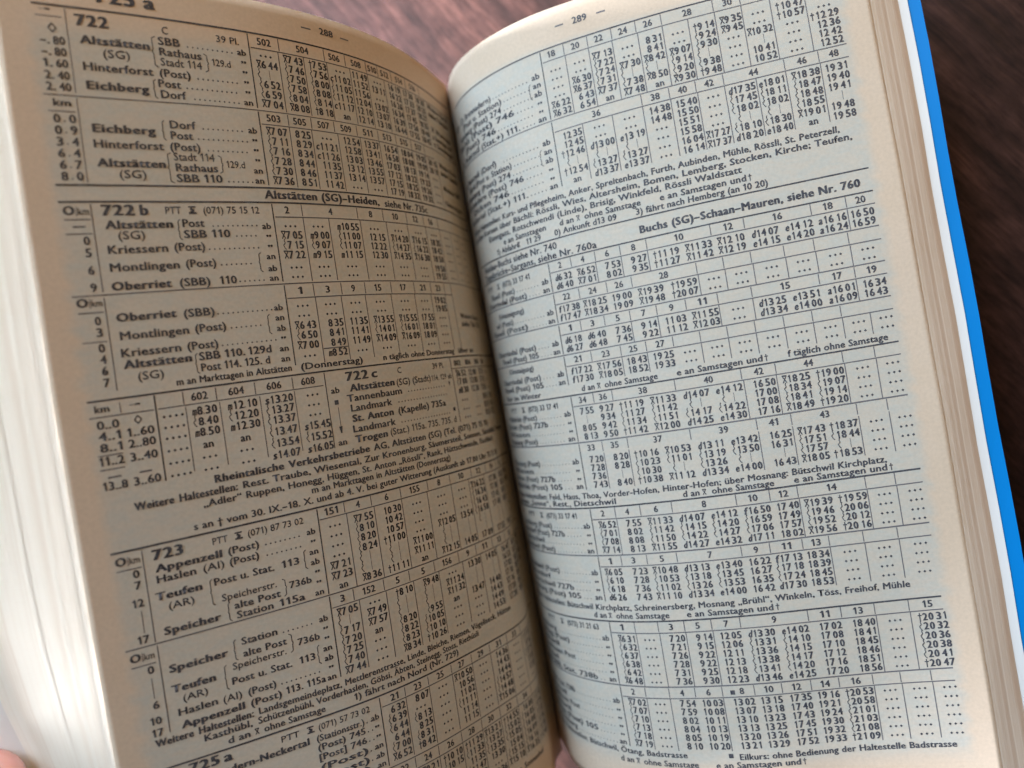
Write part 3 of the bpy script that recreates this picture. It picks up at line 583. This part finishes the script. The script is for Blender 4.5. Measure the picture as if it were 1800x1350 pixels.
section(L, 49.7, 52.8, 67.2, 6, 39.4, (46, 52.9, 59.3, 67.1, 75, 81.5, 87.6), (46.1, 52.5, 59, 66.7, 74.7, 81.1, 87.4),
  [(42.8, '1'), (49.4, '3'), (56, '9'), (63, '15'), (71, '17'), (78.2, '21'), (84.6, '23')],
  [(39.6, 45.6, '...,...,X6 43,~6 50,X7 00,...'), (46.1, 52.3, '...,...,8 35,8 41,8 49,m8 52'), (52.5, 58.9, '...,...,11 35,11 41,11 49,...'), (59, 66.6, '...,...,X13 55,~14 01,X14 09,...'), (66.7, 74.5, '...,...,X15 55,~16 01,X16 09,...'),
   (74.7, 81, '...,...,17 55,18 01,18 09,...'), (81.1, 87.3, '19 02,19 05,...,...,...,...')], rows=r)
L.H(46.3, 52.3, 64.05, .15)
nm(93.5, 109, 58.9, 'Weitere Kurse', 'r', 1.4); nm(93.5, 109, 61, 'siehe Tab. 731', 'r', 1.4)
nm(15.6, 38.5, 67.9, 'm an Markttagen in Altstätten', 'r', 1.35); nm(40.5, 55.6, 68.0, '(Donnerstag)', 'r', 1.4); nm(61.4, 87, 68.0, 'n täglich ohne Donnerstag', 'r', 1.35); nm(89, 98, 68, 'über an', 'r', 1.35)
L.block('timetable with trains 602 to 608')
L.V(11.3, 69.2, 85.6, .26, False); L.H(0, 11, 71.9, .14); L.H(11.7, 45, 71.9, .13); L.V(5.3, 69.6, 71.6, .1); L.T(1, 3.5, 71, 'km', 1.3, 'r'); L.S('>', 7.7, 71.1, 1.7)
for u in (16.4, 22.6, 30.3, 38.2): L.V(u, 69.3, 71.7, .12)
for u in (16.6, 23, 31, 38.3): L.V(u, 72.2, 84.8, .11)
L.heads(71.2, [(19.4, '602'), (26.5, '604'), (34.2, '606'), (41.6, '608')])
r = [74.1, 76.2, 78.3, 80.7, 83.1, 85.5]
L.cols(r, [(11.5, 16.3, '....,....,....,....,....,....'), (16.4, 22.6, 'm8.30,~8.40,m8.50,an,...,...'), (22.8, 30.6, 'm12.10,~12.20,m12.30,an,...,...'), (30.8, 38.1, 's13.20,~13.27,~13.37,~13.47,~13.54,s14.07'), (38.2, 45.6, '...,...,...,s15.45,~15.52,s16.05')])
for v, a, b in ((74.1, '0..0', ''), (76.2, '4..1', '1..60'), (78.3, '8..1', '2..80'), (80.8, '11..2', '3..40'), (85.4, '13..8', '3..60')):
    L.T(1.0 if len(a) < 5 else .5, 4.8, v, a, 1.55, 'r')
    if b: L.T(5.8, 10.6, v, b, 1.55, 'r')
L.S('O', 7.4, 74, 1.5); L.H(.5, 4.7, 79.0, .14); L.H(.5, 4.7, 81.6, .14); L.H(1.6, 3.9, 83.1, .2); L.H(7, 9.2, 83.1, .2)
L.V(45.5, 69.2, 85.6, .2, False)
L.block('timetable 722 c from Altstätten to Trogen')
nm(46.5, 48.6, 73.9, 'ab', 'r', 1.3); nm(46.5, 48.6, 85.2, 'an', 'r', 1.3); L.S('#', 47, 76.4, 1.2); L.S('v', 47.1, 82.8, 1.8); L.V(47.7, 77, 81.5, .1)
nm(50.5, 56.5, 71.6, '722', 'B', 1.95); nm(57.3, 59, 71.6, 'c', 'b', 1.95); nm(65, 66.2, 71.4, 'C', 'l', 1.4); nm(77, 81.4, 71.4, '39 Pl.', 'l', 1.4)
nm(51.1, 63.6, 74, 'Altstätten', 'b'); nm(64.2, 75.6, 74.2, '(SG) (Stadt)', 'l'); nm(76, 84, 74.2, '114. 129 ab', 'l', 1.3)
nm(50.1, 65.4, 76.2, 'Tannenbaum'); L.D(67.5, 81, 76.1, .98); L.S('v', 82.2, 76, 1.2)
nm(50.7, 62, 78.4, 'Landmark'); L.D(64, 81, 78.2, .98)
nm(50.7, 62, 80.7, 'St. Anton', 'b'); nm(63.4, 79.8, 80.7, '(Kapelle) 735a', 'r')
nm(50.5, 62.2, 83, 'Landmark'); L.D(64, 81, 82.9, .98); L.S('#', 82.4, 82.4, 1.1)
nm(50.7, 59.4, 85.3, 'Trogen', 'b'); nm(60.2, 83, 85.2, '(Stat.) 115a. 735. 735. d', 'l')
L.V(84.5, 69.2, 85.4, .18); L.H(84.8, 116, 71.9, .14); L.heads(71.2, [(87.5, '802'), (93, '806'), (99, '808'), (105, '810')], 1.4)
L.cols([74.0, 76.1, 78.3, 80.7, 83.0, 85.1], [(84.8, 91, 'X6 52,~7 00,m8 30,...,...,...'), (91, 97.4, '12 00,12 08,12 30,|,...,...'), (97.4, 104, '17 31,17 42,17 50,18 04,18 10,18 16'), (104, 110.5, '...,...,...,19 10,19 16,19 22')])
nm(20, 33.9, 87.8, 'Rheintalische', 'b', 1.5); nm(34.8, 54, 87.8, 'Verkehrsbetriebe', 'b', 1.5); nm(55, 99, 87.8, 'AG, Altstätten (SG) (Tel. (071) 75 15 10)', 'r', 1.5)
nm(5.2, 12.3, 90.1, 'Weitere', 'b', 1.5); nm(13.2, 24.2, 90.1, 'Haltestellen:', 'b', 1.5); nm(25.2, 114, 90.0, 'Rest. Traube, Wiesental, Zur Kronenburg, Säumersteil, Sonnen, Säntisblick, Trogen', 'r', 1.4)
nm(17.3, 100.8, 92.1, '„Adler“ Ruppen, Honegg, Hüggen, St. Anton „Rössli“, Rank, Hüttschwende, Fischbach', 'r', 1.4)
nm(38.9, 78.1, 94.0, 'm an Markttagen in Altstätten (Donnerstag)', 'r', 1.4)
nm(15, 103, 96.1, 's an † vom 30. IX.–18. X. und ab 4. V. bei guter Witterung (Auskunft ab 17.00 Uhr 75 15 10)', 'r', 1.4)
L.block('timetable 723 from Appenzell to Speicher')
L.H(0, 116, 97.23, .36, False); L.H(39.7, 114, 99.9, .15); L.H(0, 114, 116.0, .17); L.V(5.3, 97.7, 115.6, .13)
okm(99.8, 1.0)
for v, s, x in ((102.6, '0', 3.2), (104.8, '7', 3.2), (108.2, '12', 2.3), (115.3, '17', 2.3)): L.T(x, 4.4, v, s, 1.5, 'r')
L.V(3.7, 109, 113.4, .09)
nm(6.9, 12.6, 100.1, '723', 'B', 2.0); nm(18, 20.9, 99.8, 'PTT', 'l', 1.35); L.S('T', 22.3, 99.8, 1.4, 1.5); nm(24.8, 36.2, 99.8, '(071) 87 73 02', 'l', 1.35)
nm(7.1, 19.5, 102.5, 'Appenzell', 'b', 1.45); nm(20.6, 26.7, 102.4, '(Post)', 'r', 1.45); L.D(28, 35.8, 102.4, .98)
nm(7.1, 14.3, 104.6, 'Haslen', 'r', 1.45); nm(15.6, 19.6, 104.6, '(AI)', 'l', 1.45); nm(20.6, 26.4, 104.6, '(Post)', 'r', 1.45); L.D(28, 35.8, 104.6, .98)
nm(6.4, 15, 107.9, 'Teufen', 'b', 1.5); nm(8.5, 13.2, 110.1, '(AR)', 'l', 1.4); nm(17.2, 29, 107.8, 'Post u. Stat.', 'r', 1.45); nm(30.5, 34.2, 107.8, '113', 'r', 1.45); L.brace(35.2, 105.3, 109.3, 1, .6); L.brace(16.3, 106.4, 111.6, 1, .6)
nm(18.2, 29, 111.3, 'Speicherstr.', 'l', 1.4); nm(20.3, 29.6, 113.4, 'alte Post', 'r', 1.45); nm(31.5, 36.2, 112.3, '736b', 'r', 1.4); L.brace(30.9, 110, 113.6, -1, .7)
nm(7, 17.6, 114.8, 'Speicher', 'b', 1.5); nm(20.5, 27.8, 115.4, 'Station', 'r', 1.45); nm(29, 34.4, 115.4, '115a', 'r', 1.45); L.brace(19, 111.8, 115.6, 1, .6)
r = [102.4, 104.5, 106.65, 108.8, 110.95, 113.15, 115.3]
for v, k in zip(r, ('ab', '"', 'an', 'ab', '"', '"', 'an')): end(v, k)
section(L, 97.23, 99.9, 116, 7, 39.4, (45.6, 52.3, 60.4, 68.8, 76.6, 85.2, 92.1, 99), (45.9, 52.8, 60.4, 68.3, 76.7, 83.6, 90.6, 98),
  [(42.5, '151'), (48.9, '4'), (56.4, '6'), (64.6, '155'), (72.6, '8'), (80.9, '10'), (88.4, '12'), (95.6, '14'), (103, '16')],
  [(39.6, 45.6, '...,...,...,...,X7 21,X7 23,an'), (46, 52.5, 'X7 55,~8 10,~8 20,~8 24,~ |,~ |,X8 36'), (52.8, 60.2, '10 30,10 42,10 57,t11 00,~ |,~ |,t11 11'), (60.4, 68.2, '...,...,...,...,X11 00,X11 11,an'), (68.3, 76.6, '...,...,...,X12 05,~ |,~ |,X12 15'),
   (76.7, 83.5, '...,...,...,13 54,|,|,14 05'), (83.6, 90.5, 'X16 22,~16 34,~16 43,~16 58,~ |,|,17 09'), (90.6, 97.8, '17 30,17 38,17 45,17 48,|,|,17 55'), (98, 105, '18 28,18 36,18 42,18 50,|,|,19 02'), (105, 112, '19 40,19 48,...,...,...,...,...')], rows=r)
L.block('timetable 723 from Speicher back to Appenzell')
L.H(39.7, 114, 118.9, .14); L.V(5.5, 116.4, 133.8, .13); okm(118.5, 1.0)
for v, s, x in ((121.4, '0', 3.2), (128.4, '6', 3.2), (131.5, '10', 2.3), (133.9, '17', 2.3)): L.T(x, 4.4, v, s, 1.5, 'r')
L.V(3.7, 122.3, 126.4, .09)
nm(6.9, 17.9, 122.3, 'Speicher', 'b', 1.5); nm(20.6, 27.8, 120.9, 'Station', 'r', 1.45); nm(20.6, 29.4, 123.4, 'alte Post', 'r', 1.45); L.D(29, 35.8, 121, .98); L.brace(19, 119.5, 123.7, 1, .6); L.brace(30.6, 121.5, 125.4, -1, .7)
nm(31.5, 36.2, 124.4, '736b', 'r', 1.4); nm(18.3, 29, 125.4, 'Speicherstr.', 'l', 1.4); nm(6.8, 15, 126.4, 'Teufen', 'b', 1.5); nm(8.6, 13.2, 128.6, '(AR)', 'l', 1.4)
nm(17.8, 29.8, 128.3, 'Post u. Stat.', 'r', 1.45); nm(31.3, 34.7, 128.3, '113', 'r', 1.45); L.brace(16.6, 124, 129, 1, .6); L.brace(35.2, 125.6, 129.6, 1, .6)
nm(7.4, 14.7, 131.2, 'Haslen', 'r', 1.45); nm(15.7, 19.3, 131.4, '(AI)', 'l', 1.45); nm(20.5, 26.1, 131.4, '(Post)', 'r', 1.45); L.D(27.2, 35.8, 131.4, .98)
nm(7.6, 19.6, 133.8, 'Appenzell', 'b', 1.45); nm(20.7, 26.9, 133.8, '(Post)', 'r', 1.45); nm(27.8, 36.2, 133.6, '113. 115a', 'r', 1.45)
r = [121.0, 123.1, 125.2, 127.3, 129.4, 131.5, 133.6]
for v, k in zip(r, ('ab', '"', '"', 'an', 'ab', '"', 'an')): end(v, k)
section(L, 116, 118.9, 134, 7, 39.4, (44.8, 52.3, 59.3, 67, 75.3, 82, 89, 96), (45.9, 52.6, 60.2, 68.1, 76.4, 83.4, 90.4, 98),
  [(42.2, '3'), (48.5, '152'), (56, '5'), (63.4, '5'), (71.2, '156'), (78.8, '9'), (85.6, '11'), (92.5, '13'), (100, '15')],
  [(39.6, 45.6, 'X7 05,~ |,~7 17,~7 20,~7 25,~7 40,X7 44'), (46, 52.4, '...,X7 49,X7 57,an,...,...,...'), (52.6, 60, 't8 10,~ |,~ |,~8 20,~8 22,~8 23,X8 34'), (60.2, 68, 'X9 48,~ |,~ |,~9 55,~10 05,~10 10,t10 26'), (68.1, 76.3, '...,X11 24,X11 32,an,...,...,...'),
   (76.4, 83.3, '13 30,|,|,13 47,...,...,...'), (83.4, 90.3, '14 05,|,|,14 40,14 43,14 49,14 53'), (90.4, 97.8, '16 47,16 53,17 02,17 10,17 16,17 20,17 28'), (98, 105, '18 10,18 15,18 22,18 30,18 36,18 41,18 50'), (105, 112, '19 05,19 11,19 18,19 25,...,...,...')], rows=r)
nm(2.6, 9.6, 136, 'Weitere', 'b', 1.45); nm(10.5, 21, 136, 'Haltestellen:', 'b', 1.45); nm(22, 92, 135.9, 'Landsgemeindeplatz, Mettlerenstrasse, Linde, Bleiche, Riemen, Vögeliseck, Hütten', 'r', 1.4)
nm(11.3, 20.5, 137.8, 'Kasthübl,', 'r', 1.4); nm(21.6, 78, 137.8, 'Schützenbühl, Vorderhaslen, Göbsi, Äbten, Steinegg, Stoss, Riethüsli', 'r', 1.4)
nm(15.5, 19.8, 139.8, 'd an', 'r', 1.4); L.S('X', 20.7, 139.8, 1.25); nm(22.5, 35.2, 139.8, 'ohne Samstage', 'r', 1.4); nm(41.6, 70.3, 139.7, '1) fährt nach Nord (Nr. 729)', 'r', 1.4)
L.block('timetable 725 a at the foot of the page')
L.H(0, 114, 140.75, .36, False); L.H(47.6, 112, 143.4, .15)
nm(7.7, 13.5, 143.2, '725', 'B', 1.95); nm(14.2, 16, 143.2, 'a', 'b', 1.95); nm(25.5, 29.2, 143.2, 'PTT', 'l', 1.3); L.S('T', 30.8, 143.3, 1.4, 1.5); nm(33.2, 44.6, 143.3, '(071) 57 73 02', 'l', 1.35)
r = rows6(145.5)
for v, a, b, c in ((145.6, 'Brunnadern-Neckertal', '(Stationsstr.)', ''), (147.6, 'Necker', '(Post) 745', ''), (149.7, 'Mogelsberg', '[Post] 746', ''), (151.9, 'Dicken', '(Post)', ''), (154, 'Nassen', '(Post)', ''), (156, 'Degersheim', '(SBB)', '')):
    nm(8, 31 if len(a) > 12 else 20, v, a, 'b', 1.45); nm(32.5, 43, v, b, 'r', 1.4); L.D(43.6, 44.6, v, .98)
for v, k in zip(r, ('ab', '"', '"', 'an', 'ab', 'an')): end(v, k, 47)
SA = (53.6, 60.1, 67.3, 74.2, 81, 88, 95, 102)
def filler(v0, vh, vb, heads_, rr, seed):
    rng = random.Random(seed); data = []; e = [47.5] + list(SA) + [109]
    for i in range(len(e) - 1):
        if rng.random() < .18: c = D6
        else:
            h0 = 6 + i * 1.6 + rng.random(); c = []
            for j in range(6):
                t_ = h0 * 60 + j * (3 + rng.randrange(5)); p = rng.choice(['X', 't', '']) if j in (0, 5) else rng.choice(['~', '~', ''])
                c.append('%s%d %02d' % (p, t_ // 60, t_ % 60) if rng.random() > .12 else '...')
            c = ','.join(c)
        data.append((e[i], e[i + 1] - .1, c))
    section(L, v0, vh, vb, 6, 47.2, SA, SA, heads_, data, rows=rr)
filler(140.9, 143.4, 156.8, [(50.8, '21'), (57, '23'), (63.7, '25'), (70.6, '27'), (77.5, '29'), (84.5, '31'), (91.5, '33')], r, 3)
L.H(0, 112, 157.1, .16); L.H(47.6, 112, 159.9, .15)
r = rows6(162)
for v, a in zip(r, ('Degersheim', 'Nassen', 'Dicken', 'Mogelsberg', 'Necker', 'Brunnadern')): nm(8, 20, v, a, 'b', 1.45); nm(21, 28, v, '(Post)', 'r', 1.4); L.D(29, 43.5, v, .98)
filler(157.1, 159.9, 173.2, [(50.8, '22'), (57, '24'), (63.7, '26'), (70.6, '28'), (77.5, '30'), (84.5, '32'), (91.5, '34')], r, 5)
nm(6, 96, 175.6, 'Weitere Haltestellen: Rössli, Aufeld, Ganterschwil, Hoffeld, Bachwies, Spreitenbach, Kreuz, Sonnenhof', 'r', 1.4)
L.build(pageL)

# ================================================================ leaves under the open pages
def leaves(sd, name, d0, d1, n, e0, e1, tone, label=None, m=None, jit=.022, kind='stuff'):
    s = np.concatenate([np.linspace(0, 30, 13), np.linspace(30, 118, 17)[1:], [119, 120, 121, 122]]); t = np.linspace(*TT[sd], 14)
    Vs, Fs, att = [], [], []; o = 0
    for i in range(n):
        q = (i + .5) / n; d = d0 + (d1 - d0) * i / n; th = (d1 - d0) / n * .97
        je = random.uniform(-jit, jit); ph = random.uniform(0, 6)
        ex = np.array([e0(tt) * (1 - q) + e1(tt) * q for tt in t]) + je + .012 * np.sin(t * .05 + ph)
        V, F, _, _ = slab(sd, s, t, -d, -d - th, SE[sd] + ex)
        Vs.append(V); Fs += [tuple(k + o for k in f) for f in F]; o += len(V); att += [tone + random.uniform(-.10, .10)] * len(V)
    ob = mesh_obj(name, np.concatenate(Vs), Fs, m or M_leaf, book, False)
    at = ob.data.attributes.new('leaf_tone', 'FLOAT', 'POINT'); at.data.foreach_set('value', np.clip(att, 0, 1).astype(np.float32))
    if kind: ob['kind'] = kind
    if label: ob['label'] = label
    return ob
lin = lambda a, b: (lambda t: a + (b - a) * (t / 170))
eR = lin(9.6, 7.4)                       # how far the lowest leaves stand out at the fore-edge
fr = lambda f, k: (lambda t: f(t) * k)
cuts = [0, .13, .34, .52, .78, 1]
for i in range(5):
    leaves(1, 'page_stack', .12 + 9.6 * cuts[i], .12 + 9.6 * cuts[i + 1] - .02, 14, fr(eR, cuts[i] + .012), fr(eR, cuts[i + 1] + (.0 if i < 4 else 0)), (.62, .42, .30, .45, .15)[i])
leaves(1, 'endpaper', 9.75, 10.15, 1, lin(11.6, 9.3), lin(11.6, 9.3), .5, 'white sheet between the page block and the blue cover', M_white, .0, None)
eL = lambda t: 19.5 - .17 * max(0, t - 118)
cutl = [0, .06, .3, .42, .72, .86, 1]
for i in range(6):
    leaves(-1, 'page_stack', .12 + 13.6 * cutl[i], .12 + 13.6 * cutl[i + 1] - .02, 20, fr(eL, cutl[i] + .004), fr(eL, cutl[i + 1]), (1, .9, 1, .98, .85, 1)[i])  # same paper as right; near-white tones paint in window light on this fore-edge
leaves(-1, 'endpaper', 13.72, 14.1, 1, lin(21.5, 22.5), lin(21.5, 22.5), .5, 'white endpaper under the left half of the pages', M_white, .0, None)
# cover: right board, spine, left board as one bent card
def cover():
    t = np.linspace(-8.2, 182.4, 16); prof = []
    for tt in t:
        r_ = surf(1, np.concatenate([np.linspace(8, 40, 12), np.linspace(40, 124, 16)[1:]]), np.full(27, tt), -10.25)
        tip = surf(1, np.array([123.9 + lin(12.9, 11.1)(tt) - 3]), np.array([tt]), -10.25); tip2 = surf(1, np.array([123.9 + lin(14.3, 12.2)(tt)]), np.array([tt]), -10.25)
        l_ = surf(-1, np.concatenate([np.linspace(8, 40, 12), np.linspace(40, 143, 18)[1:]]), np.full(29, tt), -14.25)
        spine = np.stack([np.linspace(l_[0][0] + .8, r_[0][0] - .8, 6), np.full(6, -tt), np.full(6, -6.0) + 0], 1)
        prof.append(np.concatenate([l_[::-1], spine, r_, tip, tip2]))
    A = np.array(prof); n, m, _ = A.shape
    tang = np.gradient(A, axis=1); nn = np.cross(tang, np.array([0, 1.0, 0])); nn /= np.linalg.norm(nn, axis=-1, keepdims=True)
    B = A + nn * .42 if nn[n // 2, m - 3, 2] < 0 else A - nn * .42
    V = np.concatenate([W(A.reshape(-1, 3)), W(B.reshape(-1, 3))]); N_ = n * m; F = []
    ix = lambda i, j: i * m + j
    for i in range(n - 1):
        for j in range(m - 1):
            q = (ix(i, j), ix(i, j + 1), ix(i + 1, j + 1), ix(i + 1, j)); F.append(q[::-1]); F.append(tuple(x + N_ for x in q))
    rim = [ix(0, j) for j in range(m)] + [ix(i, m - 1) for i in range(1, n)] + [ix(n - 1, j) for j in range(m - 2, -1, -1)] + [ix(i, 0) for i in range(n - 2, 0, -1)]
    for a, c in zip(rim, rim[1:] + rim[:1]): F.append((a, c, c + N_, a + N_))
    o = mesh_obj('cover', V, F, M_blue, book, False); o['label'] = 'glossy blue card cover showing past the page edges on the right'
    return V[:, 2].min()
zmin = cover()
print('cover lowest z', zmin)

# ================================================================ table
def table():
    zt = -.0002
    V = [(-1.2, -.9, zt), (1.2, -.9, zt), (1.2, 1.1, zt), (-1.2, 1.1, zt)]
    V += [(x, y, zt - .03) for x, y, _ in V]
    F = [(0, 1, 2, 3), (7, 6, 5, 4), (0, 4, 5, 1), (1, 5, 6, 2), (2, 6, 7, 3), (3, 7, 4, 0)]
    o = mesh_obj('table_top', V, F, M_wood); o['kind'] = 'structure'; o['label'] = 'dark reddish brown varnished wood surface under the book'
table()

# ================================================================ the hand that lifts the left half
def hand():
    m, nt, b = mat('skin', (.62, .30, .22), .30, .55)
    b.inputs['Subsurface Weight'].default_value = .35; b.inputs['Subsurface Radius'].default_value = (.012, .004, .002); b.inputs['Subsurface Scale'].default_value = .6
    tc = N(nt, 'ShaderNodeTexCoord').outputs['Object']
    n1 = noise(nt, tc, 55, 4, .6); n2 = noise(nt, tc, 900, 3, .6)
    nt.links.new(ramp(nt, n1.outputs[0], [(.35, (.42, .17, .14)), (.68, (.56, .31, .28))]).outputs[0], b.inputs['Base Color'])
    bp = N(nt, 'ShaderNodeBump'); bp.inputs['Strength'].default_value = .35; bp.inputs['Distance'].default_value = .0004
    nt.links.new(n2.outputs[0], bp.inputs['Height']); nt.links.new(bp.outputs[0], b.inputs['Normal'])
    nail, _, _ = mat('fingernail', (.80, .52, .46), .18, .6)
    # joints in the book's frame; q(s, t, d): along the page, down the page, depth under its surface
    q = lambda s, t, d: surf(-1, np.array([float(s)]), np.array([float(t)]), -float(d))[0]
    J = {}; E_ = []; rad = {}
    def add(n, p, r): J[n] = np.array(p, float); rad[n] = r
    palm = q(152, 170, 38)
    add('wrist', palm + np.array([-42, -48, -8]), 22); add('forearm', palm + np.array([-120, -150, -6]), 30)
    add('palm', palm, 17); E_ += [('palm', 'wrist'), ('wrist', 'forearm')]
    # thumb, laid against the fore-edge of the lifted half
    add('thumb_root', q(160, 172, 22), 13); add('thumb_mid', q(154, 158, 12), 11.0); add('thumb_joint', q(149.5, 147, 9), 10.0); add('thumb_tip', q(147.2, 139.8, 10), 7.9)
    E_ += [('palm', 'thumb_root'), ('thumb_root', 'thumb_mid'), ('thumb_mid', 'thumb_joint'), ('thumb_joint', 'thumb_tip')]
    for k, (ds, t0, ln) in enumerate(((0, 126, .72), (0, 142, .78), (0, 158, .72), (-4, 173, .6))):
        f = 'finger%d' % k
        add(f + 'a', q(140, t0 + 3, 30), 9.5); add(f + 'b', q(140 - 34 * ln, t0, 26), 8.2); add(f + 'c', q(140 - 56 * ln, t0 - 1, 23.2), 7.4); add(f + 'd', q(140 - 74 * ln, t0 - 2, 21.8), 6.4)
        E_ += [('palm', f + 'a'), (f + 'a', f + 'b'), (f + 'b', f + 'c'), (f + 'c', f + 'd')]
    Vs, Fs = [], []
    def capsule(a, c, ra, rc):          # tapered, round-ended limb segment; all are fused into one skin below
        d = c - a; L_ = np.linalg.norm(d); d = d / L_; e = np.cross(d, [0.3, 0.2, 1.0]); e /= np.linalg.norm(e); f = np.cross(d, e)
        rings = [(-math.cos(x) * ra, math.sin(x) * ra) for x in np.linspace(.25, math.pi / 2, 6)] + [(L_ + math.sin(x) * rc, math.cos(x) * rc) for x in np.linspace(0, math.pi / 2 - .25, 6)]
        o0 = len(Vs); n = 20
        for z, r_ in rings:
            for k in range(n): Vs.append(a + d * z + (e * math.cos(2 * math.pi * k / n) + f * math.sin(2 * math.pi * k / n)) * r_)
        for i in range(len(rings) - 1):
            for k in range(n): Fs.append((o0 + i * n + k, o0 + i * n + (k + 1) % n, o0 + (i + 1) * n + (k + 1) % n, o0 + (i + 1) * n + k))
        Fs.append(tuple(o0 + k for k in range(n - 1, -1, -1))); Fs.append(tuple(o0 + (len(rings) - 1) * n + k for k in range(n)))
    for a_, c_ in E_: capsule(J[a_], J[c_], rad[a_], rad[c_])
    knuckles = ['finger%da' % k for k in range(4)]
    for a_, c_ in zip(knuckles, knuckles[1:]): capsule(J[a_], J[c_], 9, 9)
    for k_ in knuckles: capsule(J['wrist'], J[k_], 15, 9.5)
    me = bpy.data.meshes.new('hand'); me.from_pydata([tuple(W(v_)) for v_ in Vs], [], Fs); me.update()
    o = bpy.data.objects.new('hand', me); COL.objects.link(o)
    rm = o.modifiers.new('join', 'REMESH'); rm.mode = 'VOXEL'; rm.voxel_size = .0012; rm.adaptivity = 0
    sm_ = o.modifiers.new('even', 'SMOOTH'); sm_.iterations = 10; sm_.factor = .5
    bpy.context.view_layer.update()
    dg = bpy.context.evaluated_depsgraph_get(); nm_ = bpy.data.meshes.new_from_object(o.evaluated_get(dg))
    nm_.name = 'hand'; nm_.materials.clear(); nm_.materials.append(m)
    nm_.polygons.foreach_set('use_smooth', [True] * len(nm_.polygons))
    bpy.data.objects.remove(o); o = bpy.data.objects.new('hand', nm_); COL.objects.link(o)
    o['label'] = 'pink hand gripping the lower left edge of the book'; o['category'] = 'hand'
hand()
